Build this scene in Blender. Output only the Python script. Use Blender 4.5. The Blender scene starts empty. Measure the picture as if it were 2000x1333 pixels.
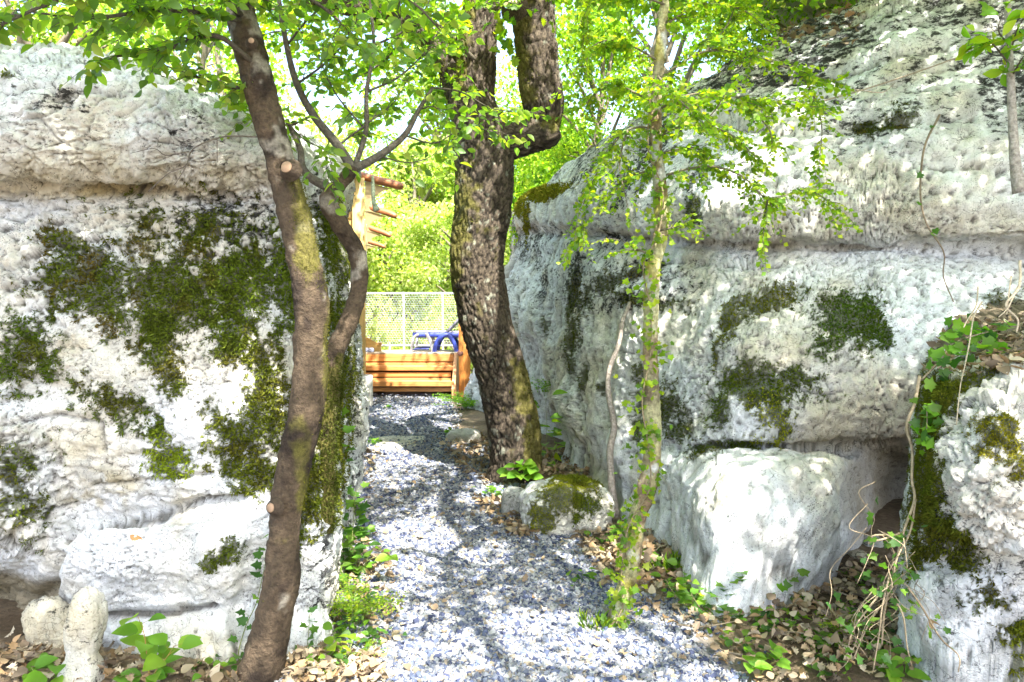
import bpy, math, random
import numpy as np
from mathutils import Vector
random.seed(7)
RNG = np.random.default_rng(11)
SC = bpy.context.scene
COL = SC.collection
PI = math.pi

# ------------------------------------------------------------------ camera
FPX = 1444.0
PITCH = math.atan((666.5 - 610.0) / FPX)
CAM = np.array([0.0, 0.0, 1.5])
FW = np.array([0, math.cos(PITCH), -math.sin(PITCH)])
UP = np.array([0, math.sin(PITCH), math.cos(PITCH)])
RT = np.array([1.0, 0, 0])

def W(px, py, Y):
    """world point on the sight line of a photo pixel, at world distance Y"""
    d = FW + RT * ((px - 1000.0) / FPX) + UP * ((666.5 - py) / FPX)
    return CAM + d * (Y / d[1])

def G(px, py, z=0.0):
    d = FW + RT * ((px - 1000.0) / FPX) + UP * ((666.5 - py) / FPX)
    t = (z - CAM[2]) / d[2]
    return CAM + d * t

def PX(P):
    q = P - CAM
    dep = np.maximum(q @ FW, 0.05)
    return 1000 + FPX * (q @ RT) / dep, 666.5 - FPX * (q @ UP) / dep

def pxm(Y):            # metres per photo pixel at distance Y
    return Y / FPX

# ------------------------------------------------------------------ noise
def _h(ix, iy, iz, seed):
    h = (ix.astype(np.int64) * 374761393 + iy.astype(np.int64) * 668265263 + iz.astype(np.int64) * 2147483647 + seed * 1274126177) & 0xFFFFFFFF
    h = ((h ^ (h >> 13)) * 1274126177) & 0xFFFFFFFF
    h = ((h ^ (h >> 16)) * 2246822519) & 0xFFFFFFFF
    return ((h ^ (h >> 15)) & 0xFFFFFF) / float(0xFFFFFF)

def vnoise(P, seed=0):
    f = np.floor(P); i = f.astype(np.int64); t = P - f
    t = t * t * t * (t * (t * 6 - 15) + 10)
    out = 0
    for dx in (0, 1):
        wx = t[:, 0] if dx else 1 - t[:, 0]
        for dy in (0, 1):
            wy = t[:, 1] if dy else 1 - t[:, 1]
            for dz in (0, 1):
                wz = t[:, 2] if dz else 1 - t[:, 2]
                out = out + wx * wy * wz * _h(i[:, 0] + dx, i[:, 1] + dy, i[:, 2] + dz, seed)
    return out * 2 - 1

def fbm(P, sc=1.0, octv=4, seed=0, gain=0.5, ridge=False):
    P = np.asarray(P) * sc
    a = 1.0; s = 0; n = 0
    for o in range(octv):
        v = vnoise(P + 17.3 * o, seed + o)
        if ridge: v = 1 - 2 * np.abs(v)
        s = s + a * v; n += a
        a *= gain; P = P * 2.03
    return s / n

def worley(P, sc=1.0, seed=0):
    P = np.asarray(P) * sc
    f = np.floor(P).astype(np.int64)
    n = len(P)
    F1 = np.full(n, 9.0); F2 = np.full(n, 9.0); ID = np.zeros(n)
    for dx in (-1, 0, 1):
        for dy in (-1, 0, 1):
            for dz in (-1, 0, 1):
                a, b, c = f[:, 0] + dx, f[:, 1] + dy, f[:, 2] + dz
                px_ = a + _h(a, b, c, seed + 1); py_ = b + _h(a, b, c, seed + 2); pz_ = c + _h(a, b, c, seed + 3)
                d = np.sqrt((P[:, 0] - px_) ** 2 + (P[:, 1] - py_) ** 2 + (P[:, 2] - pz_) ** 2)
                m = d < F1
                F2 = np.where(m, F1, np.minimum(F2, d))
                ID = np.where(m, _h(a, b, c, seed + 4), ID)
                F1 = np.where(m, d, F1)
    return F1, F2, ID

def sst(a, b, x):
    t = np.clip((x - a) / (b - a), 0, 1)
    return t * t * (3 - 2 * t)

def mixc(a, b, t):
    t = np.clip(t, 0, 1)[:, None]
    return a * (1 - t) + np.asarray(b) * t

# ------------------------------------------------------------------ mesh helpers
class MB:
    """collects vertices, faces and vertex colours of ONE mesh"""
    def __init__(self):
        self.V = []; self.F = []; self.C = []; self.n = 0
    def add(self, V, F, C=(1, 1, 1)):
        V = np.asarray(V, dtype=np.float64).reshape(-1, 3)
        C = np.asarray(C, dtype=np.float64)
        if C.ndim == 1: C = np.tile(C, (len(V), 1))
        if C.shape[1] == 3: C = np.concatenate([C, np.ones((len(C), 1))], 1)
        self.V.append(V); self.C.append(C)
        for f in (F if isinstance(F, list) else [F]):
            self.F.append(np.asarray(f, dtype=np.int64) + self.n)
        self.n += len(V)
        return self
    def build(self, name, mat, parent=None, smooth=True, world=None):
        me = bpy.data.meshes.new(name)
        if self.n:
            V = np.concatenate(self.V); C = np.concatenate(self.C)
            loops = np.concatenate([f.ravel() for f in self.F])
            cnt = np.concatenate([np.full(len(f), f.shape[1]) for f in self.F])
            st = np.concatenate([[0], np.cumsum(cnt)[:-1]])
            me.vertices.add(len(V)); me.vertices.foreach_set("co", V.astype(np.float32).ravel())
            me.loops.add(len(loops)); me.loops.foreach_set("vertex_index", loops.astype(np.int32))
            me.polygons.add(len(cnt))
            me.polygons.foreach_set("loop_start", st.astype(np.int32))
            me.polygons.foreach_set("loop_total", cnt.astype(np.int32))
            me.polygons.foreach_set("use_smooth", np.full(len(cnt), smooth))
            at = me.color_attributes.new("Col", 'FLOAT_COLOR', 'POINT')
            c4 = C.astype(np.float32)
            at.data.foreach_set("color", c4.ravel())
            me.update(calc_edges=True)
        me.materials.append(mat)
        o = bpy.data.objects.new(name, me); COL.objects.link(o)
        if parent is not None:
            o.parent = parent
            o.matrix_parent_inverse = PINV(parent)
        return o

def PINV(p):
    from mathutils import Matrix
    return Matrix.Translation(-p.location)

def empty(name, loc):
    o = bpy.data.objects.new(name, None); COL.objects.link(o)
    o.location = Vector(loc); o.empty_display_size = 0.1
    return o

def tag(o, label=None, cat=None, group=None, kind=None):
    if label: o["label"] = label
    if cat: o["category"] = cat
    if group: o["group"] = group
    if kind: o["kind"] = kind
    return o

def bx(mb, c, s, rot=0.0, col=(1, 1, 1), tilt=None, bev=0.0):
    """a box with chamfered edges; c centre, s full size, rot about z; tilt = rotation about own y"""
    x, y, z = [v / 2 for v in s]
    b = min(bev, min(x, y, z) * .9)
    if b <= 0:
        V = np.array([[sx * x, sy * y, sz * z] for sx in (-1, 1) for sy in (-1, 1) for sz in (-1, 1)])
        F = np.array([[0, 1, 3, 2], [4, 6, 7, 5], [0, 4, 5, 1], [2, 3, 7, 6], [0, 2, 6, 4], [1, 5, 7, 3]])
        Fs = [F]
    else:
        V = []; idx = {}
        for sx in (-1, 1):
            for sy in (-1, 1):
                for sz in (-1, 1):
                    for k in range(3):
                        p = [sx * (x - b), sy * (y - b), sz * (z - b)]
                        p[k] = [sx * x, sy * y, sz * z][k]
                        idx[(sx, sy, sz, k)] = len(V); V.append(p)
        V = np.array(V); Q = []; T = []
        for k in range(3):
            a, c2 = [i for i in range(3) if i != k]
            for s0 in (-1, 1):
                def key(u, v):
                    t = [0, 0, 0]; t[k] = s0; t[a] = u; t[c2] = v
                    return idx[(t[0], t[1], t[2], k)]
                q = [key(-1, -1), key(1, -1), key(1, 1), key(-1, 1)]
                Q.append(q)
        for k in range(3):
            a, c2 = [i for i in range(3) if i != k]
            for u in (-1, 1):
                for v in (-1, 1):
                    def key2(s0, kk):
                        t = [0, 0, 0]; t[k] = s0; t[a] = u; t[c2] = v
                        return idx[(t[0], t[1], t[2], kk)]
                    Q.append([key2(-1, a), key2(1, a), key2(1, c2), key2(-1, c2)])
        for sx in (-1, 1):
            for sy in (-1, 1):
                for sz in (-1, 1):
                    T.append([idx[(sx, sy, sz, k)] for k in range(3)])
        # orient outward
        def fix(L):
            out = []
            for f in L:
                p = V[f]; nrm = np.cross(p[1] - p[0], p[2] - p[0])
                out.append(f if nrm @ p.mean(0) > 0 else f[::-1])
            return np.array(out)
        Fs = [fix(Q), fix(T)]
    if tilt:
        ct, st = math.cos(tilt), math.sin(tilt)
        V = V @ np.array([[ct, 0, -st], [0, 1, 0], [st, 0, ct]])
    cr, sr = math.cos(rot), math.sin(rot)
    V = V @ np.array([[cr, sr, 0], [-sr, cr, 0], [0, 0, 1]])
    mb.add(V + np.array(c), Fs, col)

def crs(P, ts):
    """Catmull-Rom through P[n,...] at parameters ts in [0,n-1]"""
    P = np.asarray(P, float); n = len(P)
    E = np.concatenate([[2 * P[0] - P[1]], P, [2 * P[-1] - P[-2]]])
    i = np.clip(np.floor(ts).astype(int), 0, n - 2); t = ts - i
    sh = (-1,) + (1,) * (P.ndim - 1)
    t = t.reshape(sh)
    a, b, c, d = E[i], E[i + 1], E[i + 2], E[i + 3]
    return 0.5 * (2 * b + (c - a) * t + (2 * a - 5 * b + 4 * c - d) * t ** 2 + (3 * b - a - 3 * c + d) * t ** 3)

def tube(mb, pts, rad, nseg=8, step=None, col=(1, 1, 1), disp=None, cap=True, sub=4):
    """smooth tapered tube through pts; disp(P, ang, s, N) -> offset along N"""
    pts = np.asarray(pts, float); rad = np.asarray(rad, float)
    n = len(pts)
    if step:
        L = np.linalg.norm(np.diff(pts, axis=0), axis=1).sum()
        m = max(2, int(L / step))
    else:
        m = (n - 1) * sub + 1
    seg = np.concatenate([[0], np.cumsum(np.linalg.norm(np.diff(pts, axis=0), axis=1))])
    tt = np.interp(np.linspace(0, seg[-1], m), seg, np.arange(n))
    C = crs(pts, tt) if n > 2 else pts[0] + (pts[1] - pts[0]) * tt[:, None]
    R = np.interp(tt, np.arange(n), rad)
    T = np.gradient(C, axis=0); T /= np.linalg.norm(T, axis=1)[:, None] + 1e-9
    ref = np.array([1.0, 0, 0]) if abs(T[0][0]) < .8 else np.array([0, 1.0, 0])
    A = np.zeros_like(C)
    a = ref - T[0] * (ref @ T[0]); a /= np.linalg.norm(a)
    for k in range(m):
        a = a - T[k] * (a @ T[k]); a /= np.linalg.norm(a); A[k] = a
    B = np.cross(T, A)
    ang = np.linspace(0, 2 * PI, nseg, endpoint=False)
    N = A[:, None, :] * np.cos(ang)[None, :, None] + B[:, None, :] * np.sin(ang)[None, :, None]
    V = C[:, None, :] + N * R[:, None, None]
    if disp is not None:
        s = np.linspace(0, seg[-1], m)
        S_, A_ = np.meshgrid(s, ang, indexing='ij')
        d, cc = disp(V.reshape(-1, 3), A_.ravel(), S_.ravel(), N.reshape(-1, 3), np.repeat(R, nseg))
        V = (V.reshape(-1, 3) + N.reshape(-1, 3) * d[:, None])
        col = cc
    else:
        V = V.reshape(-1, 3)
    I = np.arange(m * nseg).reshape(m, nseg)
    J = np.roll(I, -1, axis=1)
    F = np.stack([I[:-1], J[:-1], J[1:], I[1:]], axis=-1).reshape(-1, 4)
    Fs = [F]
    if cap:
        V = np.concatenate([V, [C[0], C[-1]]])
        a0 = m * nseg
        Fs.append(np.stack([J[0], I[0], np.full(nseg, a0)], -1))
        Fs.append(np.stack([I[-1], J[-1], np.full(nseg, a0 + 1)], -1))
        col = np.asarray(col)
        if col.ndim == 2: col = np.concatenate([col, col[:1], col[-1:]])
    mb.add(V, Fs, col)
    return C, R

# ------------------------------------------------------------------ leaf templates (along +Y, facing +Z)
def leaf_outline(prof, fold=.12, droop=.12):
    """prof: list of (y, half width). Folded along the midrib."""
    V = []; F = []
    ys = [p[0] for p in prof]
    for y, w in prof:
        zc = -droop * y * y
        V += [(-w, y, zc + fold * w), (0, y, zc), (w, y, zc + fold * w)]
    for k in range(len(prof) - 1):
        a = 3 * k
        F += [(a, a + 1, a + 4, a + 3), (a + 1, a + 2, a + 5, a + 4)]
    return np.array(V), np.array(F)
T_OVAL = leaf_outline([(0, .015), (.12, .12), (.35, .24), (.6, .25), (.82, .15), (1, .01)], .5, .2)
T_SMALL = (np.array([(0, 0, 0), (.3, .5, .08), (0, 1, -.05), (-.3, .5, .08), (0, .5, 0)]), np.array([(0, 1, 4), (1, 2, 4), (2, 3, 4), (3, 0, 4)]))
T_DIA = (np.array([(0, 0, 0), (.33, .45, .1), (0, 1, -.1), (-.33, .45, .1)]), np.array([(0, 1, 2), (0, 2, 3)]))
T_BROAD = leaf_outline([(0, .02), (.1, .22), (.3, .36), (.55, .33), (.8, .18), (1, .01)], .35, .15)
def _fan(pts, fold=.3, curl=0.0, cy=.45):
    P = np.array([(x, y, fold * abs(x) - curl * (y - .3) ** 2 + 0.0) for x, y in pts] + [(0, cy, 0)])
    n = len(pts)
    return P, np.array([(k, (k + 1) % n, n) for k in range(n)])
_iv = [(0, 0), (.22, -.12), (.45, .02), (.36, .25), (.62, .42), (.3, .55), (0, 1.0)]
T_IVY = _fan(_iv + [(-x, y) for x, y in _iv[-2:0:-1]], .25, .1, .35)
_ok = [(0, 0), (.1, .12), (.2, .2), (.12, .28), (.3, .4), (.18, .48), (.36, .62), (.2, .7), (.26, .86), (.1, .92), (0, 1.0)]
T_OAK = _fan(_ok + [(-x, y) for x, y in _ok[-2:0:-1]], .55, .5, .5)

def nrm(a):
    return a / (np.linalg.norm(a, axis=-1, keepdims=True) + 1e-9)

def leaves(mb, tpl, P, D, Nn, S, C, wid=1.0):
    T, F = tpl
    P = np.asarray(P, float); n = len(P)
    if n == 0: return
    y = nrm(np.asarray(D, float)); z = np.asarray(Nn, float)
    z = nrm(z - y * (z * y).sum(1, keepdims=True) + 1e-6)
    x = np.cross(y, z)
    S = np.broadcast_to(np.asarray(S, float), (n,))
    wd = np.broadcast_to(np.asarray(wid, float), (n,))
    V = (x[:, None, :] * (T[None, :, 0, None] * wd[:, None, None]) + y[:, None, :] * T[None, :, 1, None] + z[:, None, :] * T[None, :, 2, None])
    V = P[:, None, :] + V * S[:, None, None]
    k = len(T)
    FF = (F[None] + (np.arange(n) * k)[:, None, None]).reshape(-1, F.shape[1])
    CC = np.repeat(np.broadcast_to(np.asarray(C, float), (n, 3)), k, axis=0)
    mb.add(V.reshape(-1, 3), FF, CC)

def rdir(n, up=0.0):
    v = RNG.normal(size=(n, 3)); v[:, 2] += up
    return nrm(v)

# ------------------------------------------------------------------ materials
def newmat(name):
    m = bpy.data.materials.new(name); m.use_nodes = True
    nt = m.node_tree
    for n in list(nt.nodes): nt.nodes.remove(n)
    out = nt.nodes.new('ShaderNodeOutputMaterial')
    return m, nt, out

def N(nt, t, **kw):
    n = nt.nodes.new(t)
    for k, v in kw.items():
        if k.startswith('_'): setattr(n, k[1:], v)
        else: n.inputs[k].default_value = v
    return n

def ramp(nt, src, stops):
    r = nt.nodes.new('ShaderNodeValToRGB')
    e = r.color_ramp.elements
    while len(e) < len(stops): e.new(0.5)
    for i, (p, c) in enumerate(stops):
        e[i].position = p; e[i].color = (c[0], c[1], c[2], 1) if not np.isscalar(c) else (c, c, c, 1)
    nt.links.new(src, r.inputs[0])
    return r.outputs[0]

def mul(nt, a, b, fac=1.0, mode='MULTIPLY'):
    m = nt.nodes.new('ShaderNodeMix'); m.data_type = 'RGBA'; m.blend_type = mode
    m.inputs[0].default_value = fac
    for s, i in ((a, 6), (b, 7)):
        if hasattr(s, 'links'): nt.links.new(s, m.inputs[i])
        else: m.inputs[i].default_value = (*s, 1)
    return m.outputs[2]

def m_rock(name, tint=(1, 1, 1), bump=.5, fine=1.0):
    m, nt, out = newmat(name); L = nt.links.new
    att = N(nt, 'ShaderNodeAttribute', _attribute_name='Col')
    tc = N(nt, 'ShaderNodeTexCoord')
    n1 = N(nt, 'ShaderNodeTexNoise', Scale=14.0, Detail=10.0, Roughness=.68); L(tc.outputs['Object'], n1.inputs['Vector'])
    n2 = N(nt, 'ShaderNodeTexNoise', Scale=75.0 * fine, Detail=6.0, Roughness=.7); L(tc.outputs['Object'], n2.inputs['Vector'])
    v = N(nt, 'ShaderNodeTexVoronoi', Scale=55.0 * fine); L(tc.outputs['Object'], v.inputs['Vector'])
    c1 = ramp(nt, n1.outputs[0], [(.28, .55), (.40, .93), (.5, 1.0), (.7, 1.06)])
    c2 = ramp(nt, n2.outputs[0], [(.28, .35), (.37, .88), (.46, 1.0), (.75, 1.05)])
    c = mul(nt, mul(nt, att.outputs[0], c1), c2)
    # hairline cracks and tiny black lichen flecks
    nd = N(nt, 'ShaderNodeTexNoise', Scale=9.0, Detail=4.0); L(tc.outputs['Object'], nd.inputs['Vector'])
    vm = N(nt, 'ShaderNodeVectorMath', _operation='MULTIPLY_ADD'); L(nd.outputs['Color'], vm.inputs[0]); vm.inputs[1].default_value = (.28, .28, .28); L(tc.outputs['Object'], vm.inputs[2])
    ve = N(nt, 'ShaderNodeTexVoronoi', _feature='DISTANCE_TO_EDGE', Scale=11.0); L(vm.outputs[0], ve.inputs['Vector'])
    nm = N(nt, 'ShaderNodeTexNoise', Scale=5.0, Detail=3.0); L(tc.outputs['Object'], nm.inputs['Vector'])
    ck = ramp(nt, ve.outputs['Distance'], [(.0, .25), (.018, .8), (.035, 1.0)])
    cm = nt.nodes.new('ShaderNodeMix'); cm.data_type = 'RGBA'; cm.inputs[7].default_value = (1, 1, 1, 1)
    L(ramp(nt, nm.outputs[0], [(.42, 0.0), (.6, 1.0)]), cm.inputs[0]); L(ck, cm.inputs[6])
    c = mul(nt, c, cm.outputs[2])
    nf = N(nt, 'ShaderNodeTexNoise', Scale=130.0 * fine, Detail=3.0, Roughness=.6); L(tc.outputs['Object'], nf.inputs['Vector'])
    fm = nt.nodes.new('ShaderNodeMath'); fm.operation = 'ADD'; L(nf.outputs[0], fm.inputs[0])
    fs = nt.nodes.new('ShaderNodeMath'); fs.operation = 'MULTIPLY'; L(nm.outputs[0], fs.inputs[0]); fs.inputs[1].default_value = .45; L(fs.outputs[0], fm.inputs[1])
    c = mul(nt, c, ramp(nt, fm.outputs[0], [(.86, 1.0), (.93, .3)]))
    # black crust: the mesh says how much, a fine noise says exactly where
    mp = N(nt, 'ShaderNodeMapping'); mp.inputs['Rotation'].default_value = (0, math.radians(-38), 0); mp.inputs['Scale'].default_value = (.75, 1.0, 1.5)
    L(tc.outputs['Object'], mp.inputs[0])
    na = N(nt, 'ShaderNodeTexNoise', Scale=17.0, Detail=9.0, Roughness=.74, Distortion=.3); L(mp.outputs[0], na.inputs['Vector'])
    am = N(nt, 'ShaderNodeMath', _operation='MULTIPLY_ADD'); L(att.outputs['Alpha'], am.inputs[0]); am.inputs[1].default_value = .25; L(na.outputs[0], am.inputs[2])
    c = mul(nt, c, ramp(nt, am.outputs[0], [(.665, 1.0), (.70, .35), (.74, .07)]))
    c = mul(nt, c, tint)
    b = N(nt, 'ShaderNodeBsdfPrincipled', Roughness=.9); L(c, b.inputs['Base Color'])
    b.inputs['Specular IOR Level'].default_value = .2
    ad = N(nt, 'ShaderNodeMath', _operation='ADD'); L(n1.outputs[0], ad.inputs[0])
    m2 = N(nt, 'ShaderNodeMath', _operation='MULTIPLY'); L(n2.outputs[0], m2.inputs[0]); m2.inputs[1].default_value = .35
    L(m2.outputs[0], ad.inputs[1])
    bp = N(nt, 'ShaderNodeBump', Strength=bump, Distance=.06); L(ad.outputs[0], bp.inputs['Height']); L(bp.outputs[0], b.inputs['Normal'])
    L(b.outputs[0], out.inputs[0])
    return m

def m_attr(name, rough=.85, nscale=40, lo=.75, hi=1.1, bump=.3, dist=.01, spec=.25, vec='Object', stretch=None):
    m, nt, out = newmat(name); L = nt.links.new
    att = N(nt, 'ShaderNodeAttribute', _attribute_name='Col')
    tc = N(nt, 'ShaderNodeTexCoord')
    src = tc.outputs[vec]
    if stretch:
        mp = N(nt, 'ShaderNodeMapping'); mp.inputs['Scale'].default_value = stretch; L(src, mp.inputs[0]); src = mp.outputs[0]
    n1 = N(nt, 'ShaderNodeTexNoise', Scale=float(nscale), Detail=6.0, Roughness=.65); L(src, n1.inputs['Vector'])
    c = mul(nt, att.outputs[0], ramp(nt, n1.outputs[0], [(.3, lo), (.7, hi)]))
    b = N(nt, 'ShaderNodeBsdfPrincipled', Roughness=rough); L(c, b.inputs['Base Color'])
    b.inputs['Specular IOR Level'].default_value = spec
    if bump:
        bp = N(nt, 'ShaderNodeBump', Strength=bump, Distance=dist); L(n1.outputs[0], bp.inputs['Height']); L(bp.outputs[0], b.inputs['Normal'])
    L(b.outputs[0], out.inputs[0])
    return m

def m_leaf(name, trans=.5, tcol=(1.6, 1.9, .35), rough=.45, spec=.35):
    m, nt, out = newmat(name); L = nt.links.new
    att = N(nt, 'ShaderNodeAttribute', _attribute_name='Col')
    b = N(nt, 'ShaderNodeBsdfPrincipled', Roughness=rough); L(att.outputs[0], b.inputs['Base Color'])
    b.inputs['Specular IOR Level'].default_value = spec
    t = N(nt, 'ShaderNodeBsdfTranslucent'); L(mul(nt, att.outputs[0], tcol), t.inputs[0])
    mx = N(nt, 'ShaderNodeMixShader'); mx.inputs[0].default_value = trans
    L(b.outputs[0], mx.inputs[1]); L(t.outputs[0], mx.inputs[2]); L(mx.outputs[0], out.inputs[0])
    return m

def m_wood(name, scale=(3, 3, 40), lo=.6, hi=1.1):
    m, nt, out = newmat(name); L = nt.links.new
    att = N(nt, 'ShaderNodeAttribute', _attribute_name='Col')
    tc = N(nt, 'ShaderNodeTexCoord'); mp = N(nt, 'ShaderNodeMapping'); mp.inputs['Scale'].default_value = scale
    L(tc.outputs['Object'], mp.inputs[0])
    n1 = N(nt, 'ShaderNodeTexNoise', Scale=2.0, Detail=5.0, Roughness=.6, Distortion=.6); L(mp.outputs[0], n1.inputs['Vector'])
    v = N(nt, 'ShaderNodeTexVoronoi', Scale=3.2); L(tc.outputs['Object'], v.inputs['Vector'])
    kn = ramp(nt, v.outputs['Distance'], [(.03, .35), (.075, 1.0)])
    c = mul(nt, mul(nt, att.outputs[0], ramp(nt, n1.outputs[0], [(.3, lo), (.65, hi)])), kn)
    b = N(nt, 'ShaderNodeBsdfPrincipled', Roughness=.55); L(c, b.inputs['Base Color'])
    bp = N(nt, 'ShaderNodeBump', Strength=.2, Distance=.004); L(n1.outputs[0], bp.inputs['Height']); L(bp.outputs[0], b.inputs['Normal'])
    L(b.outputs[0], out.inputs[0])
    return m

M = dict(
    rock=m_rock('limestone', bump=.75),
    moss=m_leaf('moss', .35, (1.3, 1.35, .5), .9, .05),
    leaf=m_leaf('green_leaf', .55, (1.9, 2.2, .4)),
    thin=m_leaf('thin_young_leaf', .55, (1.9, 2.0, .25)),
    far=m_leaf('distant_leaf', .5, (1.9, 2.1, .5), .6, .2),
    dead=m_leaf('dead_leaf', .2, (1.2, 1.0, .7), .7, .2),
    bark=m_attr('bark', .9, 60, .5, 1.2, .8, .015),
    smoothbark=m_attr('smooth_bark', .85, 55, .45, 1.25, .9, .02),
    gravel=m_attr('gravel_stone', .8, 90, .8, 1.1, .2, .003),
    soil=m_attr('soil', .95, 35, .5, 1.2, .7, .02),
    wood_h=m_wood('pine_boards_level', (1.2, 12, 22)),
    wood_v=m_wood('pine_boards_upright', (14, 14, 1.2)),
    plain=m_attr('painted_metal', .4, 20, .92, 1.03, 0, .01, .5),
    plastic=m_attr('moulded_plastic', .4, 30, .95, 1.02, 0, .01, .4),
    concrete=m_attr('concrete', .9, 25, .8, 1.08, .3, .006),
    cloth=m_leaf('canvas', .3, (1.0, .95, .85), .9, .1),
)
#==PARTS==
# ------------------------------------------------------------------ rocks
def net(rows, segr, segc):
    """rows: list (bottom to top) of lists of (px,py,Y) | ('g',px,Y) below ground | ('b',dx,dy,dz) relative to previous row"""
    R = []
    for r in rows:
        L_ = []
        for k, p in enumerate(r):
            if p[0] == 'g':
                q = W(p[1], 610, p[2]); q[2] = -.2; L_.append(q)
            elif p[0] == 'b':
                L_.append(R[-1][k] + np.array(p[1:]))
            else:
                L_.append(W(*p))
        R.append(np.array(L_))
    R = np.array(R)
    tr = np.concatenate([np.linspace(i, i + 1, n, endpoint=False) for i, n in enumerate(segr)] + [[len(rows) - 1.0]])
    tc = np.concatenate([np.linspace(i, i + 1, n, endpoint=False) for i, n in enumerate(segc)] + [[R.shape[1] - 1.0]])
    A = crs(R, tr)
    A = crs(A.transpose(1, 0, 2), tc).transpose(1, 0, 2)
    return A

def gnorm(A):
    du = np.gradient(A, axis=1); dv = np.gradient(A, axis=0)
    return nrm(np.cross(du, dv))

def gquads(r, c):
    I = np.arange(r * c).reshape(r, c)
    return np.stack([I[:-1, :-1], I[:-1, 1:], I[1:, 1:], I[1:, :-1]], -1).reshape(-1, 4)

def ell(u, v, cx, cy, rx, ry, a=0.0):
    """1 at the centre, 0 on the rim, negative outside"""
    c, s = math.cos(math.radians(a)), math.sin(math.radians(a))
    x = ((u - cx) * c + (v - cy) * s) / rx; y = (-(u - cx) * s + (v - cy) * c) / ry
    return 1 - np.sqrt(x * x + y * y)

def polyd(u, v, pts):
    """distance to a polyline and signed side (+ right of travel)"""
    best = np.full(u.shape, 1e9); side = np.zeros(u.shape)
    for (x0, y0), (x1, y1) in zip(pts[:-1], pts[1:]):
        dx, dy = x1 - x0, y1 - y0; l2 = dx * dx + dy * dy
        t = np.clip(((u - x0) * dx + (v - y0) * dy) / l2, 0, 1)
        d = np.hypot(u - x0 - t * dx, v - y0 - t * dy)
        sg = np.sign(dx * (v - y0) - dy * (u - x0))
        m = d < best
        best = np.where(m, d, best); side = np.where(m, sg, side)
    return best, side

CREAM = np.array([.68, .645, .56]); WHITE = np.array([.745, .76, .775]); GREY = np.array([.33, .33, .32])
OCHRE = np.array([.42, .34, .17]); BLACK = np.array([.035, .035, .03]); MOSSD = np.array([.05, .055, .018])

class Rock:
    def __init__(self, A, seed=0, flip=None):
        self.A = A; self.r, self.c = A.shape[:2]; self.seed = seed
        n = gnorm(A)
        if flip: n = -n
        self.flip = flip
        self.P0 = A.reshape(-1, 3); self.N0 = n.reshape(-1, 3)
        self.u, self.v = PX(self.P0)
        self.D = np.zeros(len(self.P0))
    def disp(self, d): self.D = self.D + d
    def finish(self):
        P = self.P0 + self.N0 * self.D[:, None]
        self.P = P
        n = gnorm(P.reshape(self.r, self.c, 3)).reshape(-1, 3)
        self.Nf = -n if self.flip else n
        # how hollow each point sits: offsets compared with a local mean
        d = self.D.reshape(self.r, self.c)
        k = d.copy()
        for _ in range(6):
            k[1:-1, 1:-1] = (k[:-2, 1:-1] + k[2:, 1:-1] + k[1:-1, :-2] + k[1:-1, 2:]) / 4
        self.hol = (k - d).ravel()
    def colour(self, warm=0.0):
        P = self.P; s = self.seed
        t = sst(-.25, .35, fbm(P, 2.2, 5, 40 + s) + warm)
        C = WHITE * (1 - t[:, None]) + CREAM * t[:, None]
        g = sst(.08, .45, fbm(P, 6.0, 6, 50 + s, .6))
        C = mixc(C, GREY, g * .5)
        o = sst(.25, .55, fbm(P, 3.1, 4, 60 + s))
        C = mixc(C, OCHRE, o * .35)
        self.Cc = C; self.crust = np.full(len(P), .12)
    def stain(self, c, m): self.Cc = mixc(self.Cc, c, m)
    def build(self, name, parent, mat):
        mb = MB()
        F = gquads(self.r, self.c)
        if self.flip: F = F[:, ::-1]
        mb.add(self.P, F, np.concatenate([np.clip(self.Cc, .01, .9), np.clip(self.crust, 0, 1)[:, None]], 1))
        return mb.build(name, mat, parent)

MOSS_N = 0
def moss_patches(rock, parent, spots, dens=1.0, seed=3, blade=(.008, .02), tone=(.075, .09, .018), yel=.0):
    """spots: list of lists of ellipses (cx,cy,rx,ry,ang[,strength]); each list = one patch = one mesh of many small fronds.
    also stains the rock beneath."""
    nz = fbm(rock.P, 9.0, 3, 90 + seed) * .35 + fbm(rock.P, 28.0, 3, 92 + seed) * .4 + fbm(rock.P, 75.0, 2, 95 + seed) * .4
    out = []
    for sp in spots:
        mk = np.full(len(rock.P), -9.0)
        for e in sp['e']:
            mk = np.maximum(mk, ell(rock.u, rock.v, *e[:5]) * (e[5] if len(e) > 5 else 1.0))
        m = mk + nz * sp.get('rough', 1.1) * 1.4 + .1 - sp.get('cut', .05)
        w = sst(-.05, .55, m)
        rock.stain(MOSSD, np.clip(w * 1.1, 0, .85))
        out.append((sp, w))
    return out

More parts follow.
